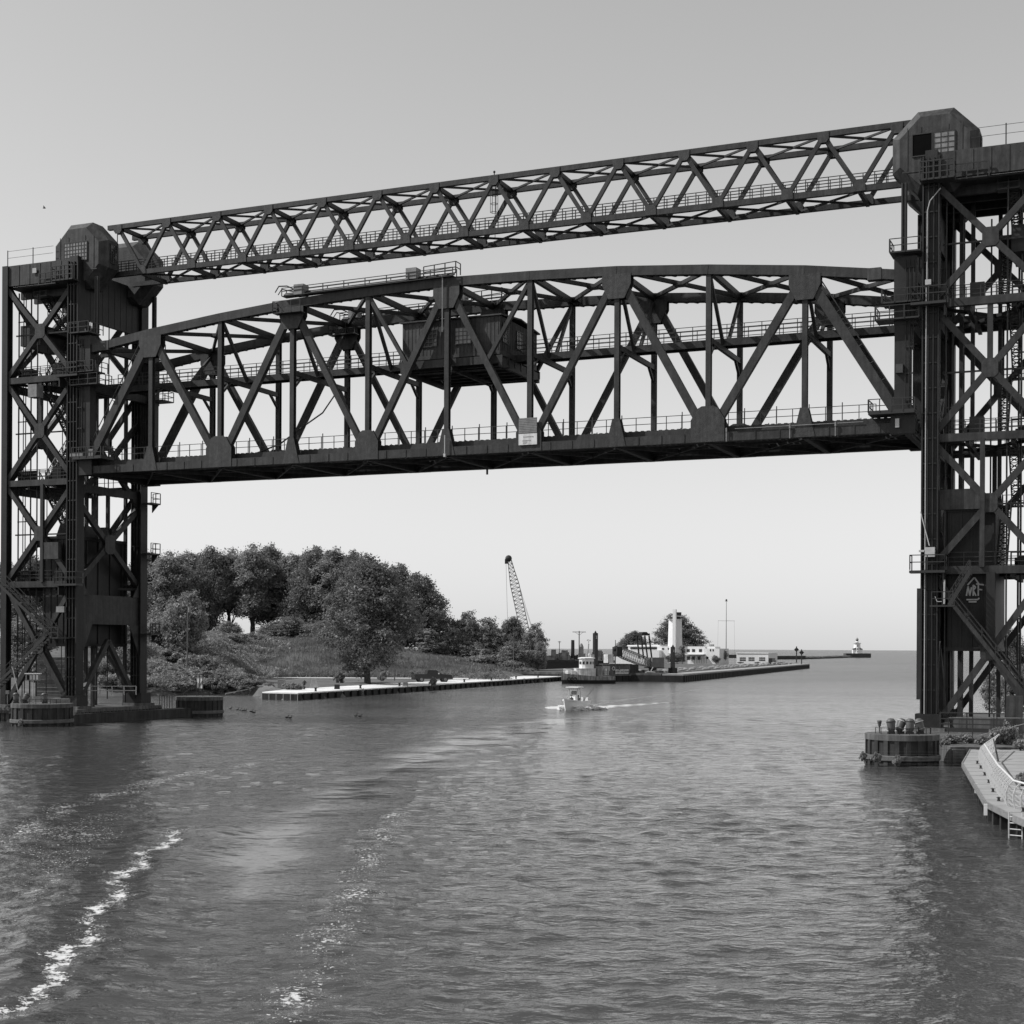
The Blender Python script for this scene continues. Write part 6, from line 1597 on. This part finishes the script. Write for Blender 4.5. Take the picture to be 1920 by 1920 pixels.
# curved railing
rl_ = [Vector((*G(1866, 1408, ZP), ZP)), Vector((*G(1838, 1430, ZP), ZP)), Vector((*G(1861, 1476, ZP), ZP)), Vector((*G(1890, 1512, ZP), ZP)), Vector((*G(1918, 1521, ZP), ZP)), Vector((*G(1990, 1545, ZP), ZP))]
r = empty('promenade_railing', rl_[1]); tag(r, 'white railing of inward curving posts along the promenade edge', 'railing')
WR_ = mat('railing_white', .62, .08, 1, .4)
tops_, mids_ = [], []
cnt = 0
for a, b in zip(rl_[:-1], rl_[1:]):
    d_ = b - a; n = max(2, int(d_.length / 1.15)); dn = d_.normalized(); inn = Vector((-dn.y, dn.x, 0)); inn = inn if inn.x > 0 else -inn
    for k in range(n + (1 if b is rl_[-1] else 0)):
        p = a + d_ * (k / n); m = MB(); pr_ = None
        curve = [(0, 0), (-.08, .30), (-.08, .60), (.02, .88), (.22, 1.10)]
        for (x0, z0), (x1, z1) in zip(curve[:-1], curve[1:]): m.beam(p + inn * x0 + UP * z0, p + inn * x1 + UP * z1, .035, .075, dn, e=.015)
        part(m, 'post', WR_, r)
        tops_.append(p + inn * .24 + UP * 1.12); mids_.append(p + inn * -.02 + UP * .55)
part(MB().path(tops_, .045, 8), 'handrail', WR_, r)
m = MB()
for o_ in (.16, .36, .56, .76, .94): m.path([q - UP * (.55 - o_) for q in mids_], .012, 4)
part(m, 'wires', PALE, r)
# planters, lawn and wall inland
m = MB(); x, y = G(1890, 1406, ZP); m.prism([(34.5, 92, ZP - .1), (70, 92, ZP - .1), (70, 104, ZP - .1), (36, 104, ZP - .1)], UP * .3); tag(m.build('concrete_path', CONC_L), kind='structure')
m = MB(); m.prism([(30.0, 101, -1), (80, 101, -1), (80, 106.5, -1), (30, 106.5, -1)], UP * 2.1)
for k in range(12): m.box((30.5 + k * 1.6, 100.9, .1), (.8, .3, 1.7), (1, 0, 0))
tag(m.build('bank_wall', CONC), 'low sheet pile wall under the bushes between the fender pier and the promenade', 'wall')
m = MB(); m.prism([(30.0, 106, -1), (90, 106, -1), (110, 150, -1), (46, 150, -1)], UP * 2.3); tag(m.build('right_bank', SOIL), kind='structure')
m = MB(); q = W(1902, 1352, 108); m.box((q.x, 108, 2.6), (1.1, 1.0, 3.6), DS); tag(m.build('concrete_post', SHEET), 'thick weathered concrete post behind the bush at the right edge', 'post')
r = empty('chain_fence', (33, 106.5, 1.1)); tag(r, 'thin wire fence with slim posts in front of the right tower foundation', 'fence')
for k in range(7): part(MB().tube((31.5 + k * 1.75, 106.6, 1.0), (31.5 + k * 1.75, 106.6, 2.9), .035, 6), 'post', RAIL, r)
m = MB()
for z_ in (1.35, 2.85): m.tube((31.5, 106.6, z_), (42.5, 106.6, z_), .02, 4)
m.tube((33.4, 106.6, 1.5), (37.5, 106.4, 2.6), .025, 4)
part(m, 'wires', PALE, r)
m = MB(); railing(m, [PR(2.2, -1.0, 1.6), PR(8.2, -1.0, 1.6)], 1.25, 2.0, (1, .62, .3), .05); m.box(PR(5.2, -.9, 1.5), (6.2, .25, .35), DS)
tag(m.build('ledge_railing', RAIL), 'dark three-bar railing on the ledge at the foot of the right tower', 'railing')
for kd, px, yt, hw, Y, b_, lb in (('bush', 1788, 1392, 24, 104.6, 1.1, 'trailing leafy bush on the low wall just right of the fender pier'), ('bush', 1817, 1393, 22, 104.9, 1.1, 'trailing leafy bush on the low wall left of the promenade tip'), ('bush', 1772, 1400, 12, 103, .9, 'small tuft of leaves touching the right fender pier'),
        ('bush', 1648, 1420, 12, DR[1] - 2.6, .25, 'weeds growing on the timber ledge at the left of the right fender pier'), ('bush', 1683, 1421, 13, DR[1] - 2.9, .1, 'weeds growing on the ledge at the front of the right fender pier'), ('bush', 1622, 1406, 9, DR[1] - 1, .2, 'sprig of leaves sticking out left of the right fender pier'),
        ('shrub', 1885, 1353, 32, 103.8, 1.1, 'rounded leafy bush behind the end of the white railing'), ('bush', 1848, 1392, 16, 103.5, 1.1, 'low pale bush at the tip of the promenade'), ('bush', 1914, 1398, 22, 100, 1.1, 'low hedge at the right edge behind the pale concrete path'),
        ('bush', 1917, 1452, 17, 74, .95, 'low ornamental grass tuft inside the promenade railing'), ('broad', 1896, 1174, 44, 165, 1, 'leafy tree seen through the lower lattice of the right tower'), ('round', 1874, 1238, 34, 156, .5, 'lower leafy tree seen through the foot of the right tower'), ('round', 1910, 1250, 40, 150, .8, 'dense leafy tree crown at the right edge behind the tower stairs'),
        ('bush', 130, 1345, 24, DL[1] + 6, .5, 'straggly weeds on the wall between the left tower and the fender pier'), ('bush', 38, 1356, 8, DL[1] - 3.4, .1, 'small weeds at the waterline of the left fender pier')):
    plant_px(kd, px, yt, hw, Y, lb, 'tree' if kd in ('tall', 'round') else 'bush', base=b_)
x, y = G(1872, 1428, ZP); tag(MB().tube((x, y, ZP), (x + .35, y + 2, 2.2), .06, 8, .04).build('leaning_sapling', BARK), 'slanting thin bare sapling standing on the promenade behind the railing', 'sapling')
# timber wall behind the left tower
q = W(92, 1290, 168); r = empty('timber_wall', (q.x, 168, 0)); tag(r, 'weathered plank wall seen behind the foot of the left tower', 'wall')
xa, xb = W(68, HZ, 168).x, W(121, HZ, 168).x; za, zb = .4, W(90, 1232, 168).z
for k in range(14): z0 = za + (zb - za) * k / 14; part(MB().box(((xa + xb) / 2, 168 + .04 * (k % 2), z0 + (zb - za) / 28), (xb - xa, .2, (zb - za) / 14 * .9), (1, 0, 0)), 'plank', TIMBER, r)
m = MB(); m.box((W(60, HZ, 163).x, 163, .3), (22, 8, 1.6), (1, 0, 0)); tag(m.build('landing_stage', CONC), 'low dark landing stage behind the left fender pier', 'platform')
m = MB(); q = W(225, 1306, 151.5)
railing(m, [W(165, 1303, 151.5), W(255, 1303, 151.5)], .9, 1.2, (1, .5), .04); tag(m.build('stage_railing', PALE), 'pale thin railing on the ledge between the left tower columns', 'railing')
m = MB(); qa, qb = W(418, 1300, 232), W(465, 1290, 236)
m.tube((qa.x, 234, .2), (qb.x, 236, .9), .14, 6, .07); m.tube((qa.x + 1.2, 234.5, .3), (qa.x + 2.4, 235, 1.2), .09, 5, .03); m.tube((qa.x + 2.5, 235, .5), (qa.x + 1.4, 233.5, 1.3), .08, 5, .02)
tag(m.build('driftwood', GREYBOX), 'bleached driftwood branches at the waterline left of the quay', 'driftwood')
m = MB(); rr_ = random.Random(2)
for k in range(130):
    f_ = rr_.random(); px = 405 + 90 * f_; x, y = G(px, 1301.5); m.ball((x + rr_.uniform(-.5, .5), y + rr_.uniform(0, 1.6), .05 + .15 * rr_.random()), .18 + .28 * rr_.random(), 3, (1.3, 1, .7))
tag(m.build('shore_stones', ROCK), 'pale stones along the waterline left of the quay', 'stones', kind='stuff')
# ducks
def duck():
    r = empty('duck', (0, 0, 0)); m = MB(); m.ball((0, 0, .10), .16, 7, (1.7, .85, .75)); m.tube((.18, 0, .14), (.25, 0, .32), .05, 7, .035); m.ball((.27, 0, .35), .065, 6, (1.2, .9, 1)); m.add([(-.22, -.05, .12), (-.22, .05, .12), (-.38, 0, .22), (-.24, 0, .08)], [(0, 1, 2), (0, 2, 3), (1, 3, 2), (0, 3, 1)])
    part(m, 'body', BLACKP, r); part(MB().tube((.32, 0, .345), (.41, 0, .33), .02, 5, .012), 'beak', GREYBOX, r); return r
dk = duck(); dkk = [(c, []) for c in kids(dk)]
for i, (px, py) in enumerate([(432, 1330), (445, 1332), (450, 1333), (455, 1334), (460, 1334), (471, 1336), (476, 1338), (538, 1347), (544, 1348), (667, 1344), (675, 1345)]):
    if i == 0: o = dk
    else:
        o = dk.copy(); COL.objects.link(o)
        for ch, _ in dkk: d = ch.copy(); COL.objects.link(d); d.parent = o
    x, y = G(px, py); o.location = (x, y, 0.05); o.rotation_euler = (0, 0, random.uniform(-.6, .8)); o.scale = (.8,) * 3
    tag(o, ['leading duck of the line', 'second duck of the line', 'third duck of the line', 'middle duck of the line', 'fifth duck of the line', 'last but one duck of the line', 'last duck of the line'][i] + ' swimming right of the left fender piers' if i < 7 else ('left' if i in (7, 9) else 'right') + (' duck of the pair in mid river, below the left end of the quay' if i < 9 else ' duck of the pair below the lone broad tree'), 'duck', 'ducks on the river')
q = W(83, 390, 190); r = empty('bird', q); tag(r, 'tiny dark bird flying high above the left tower', 'bird')
part(MB().ball(q, .10, 6, (2.2, .8, .8)), 'body', BLACKP, r)
for s in (-1, 1): part(MB().add([q + Vector((.08, 0, 0)), q + Vector((-.12, 0, 0)), q + Vector((-.02, s * .2, .28)), q + Vector((-.05, s * .2, .27))], [(0, 1, 3, 2), (2, 3, 1, 0)]), 'wing', BLACKP, r)
for k, (r_, _, _) in PROTO.items():
    for c in kids(r_): bpy.data.objects.remove(c)
    bpy.data.objects.remove(r_)
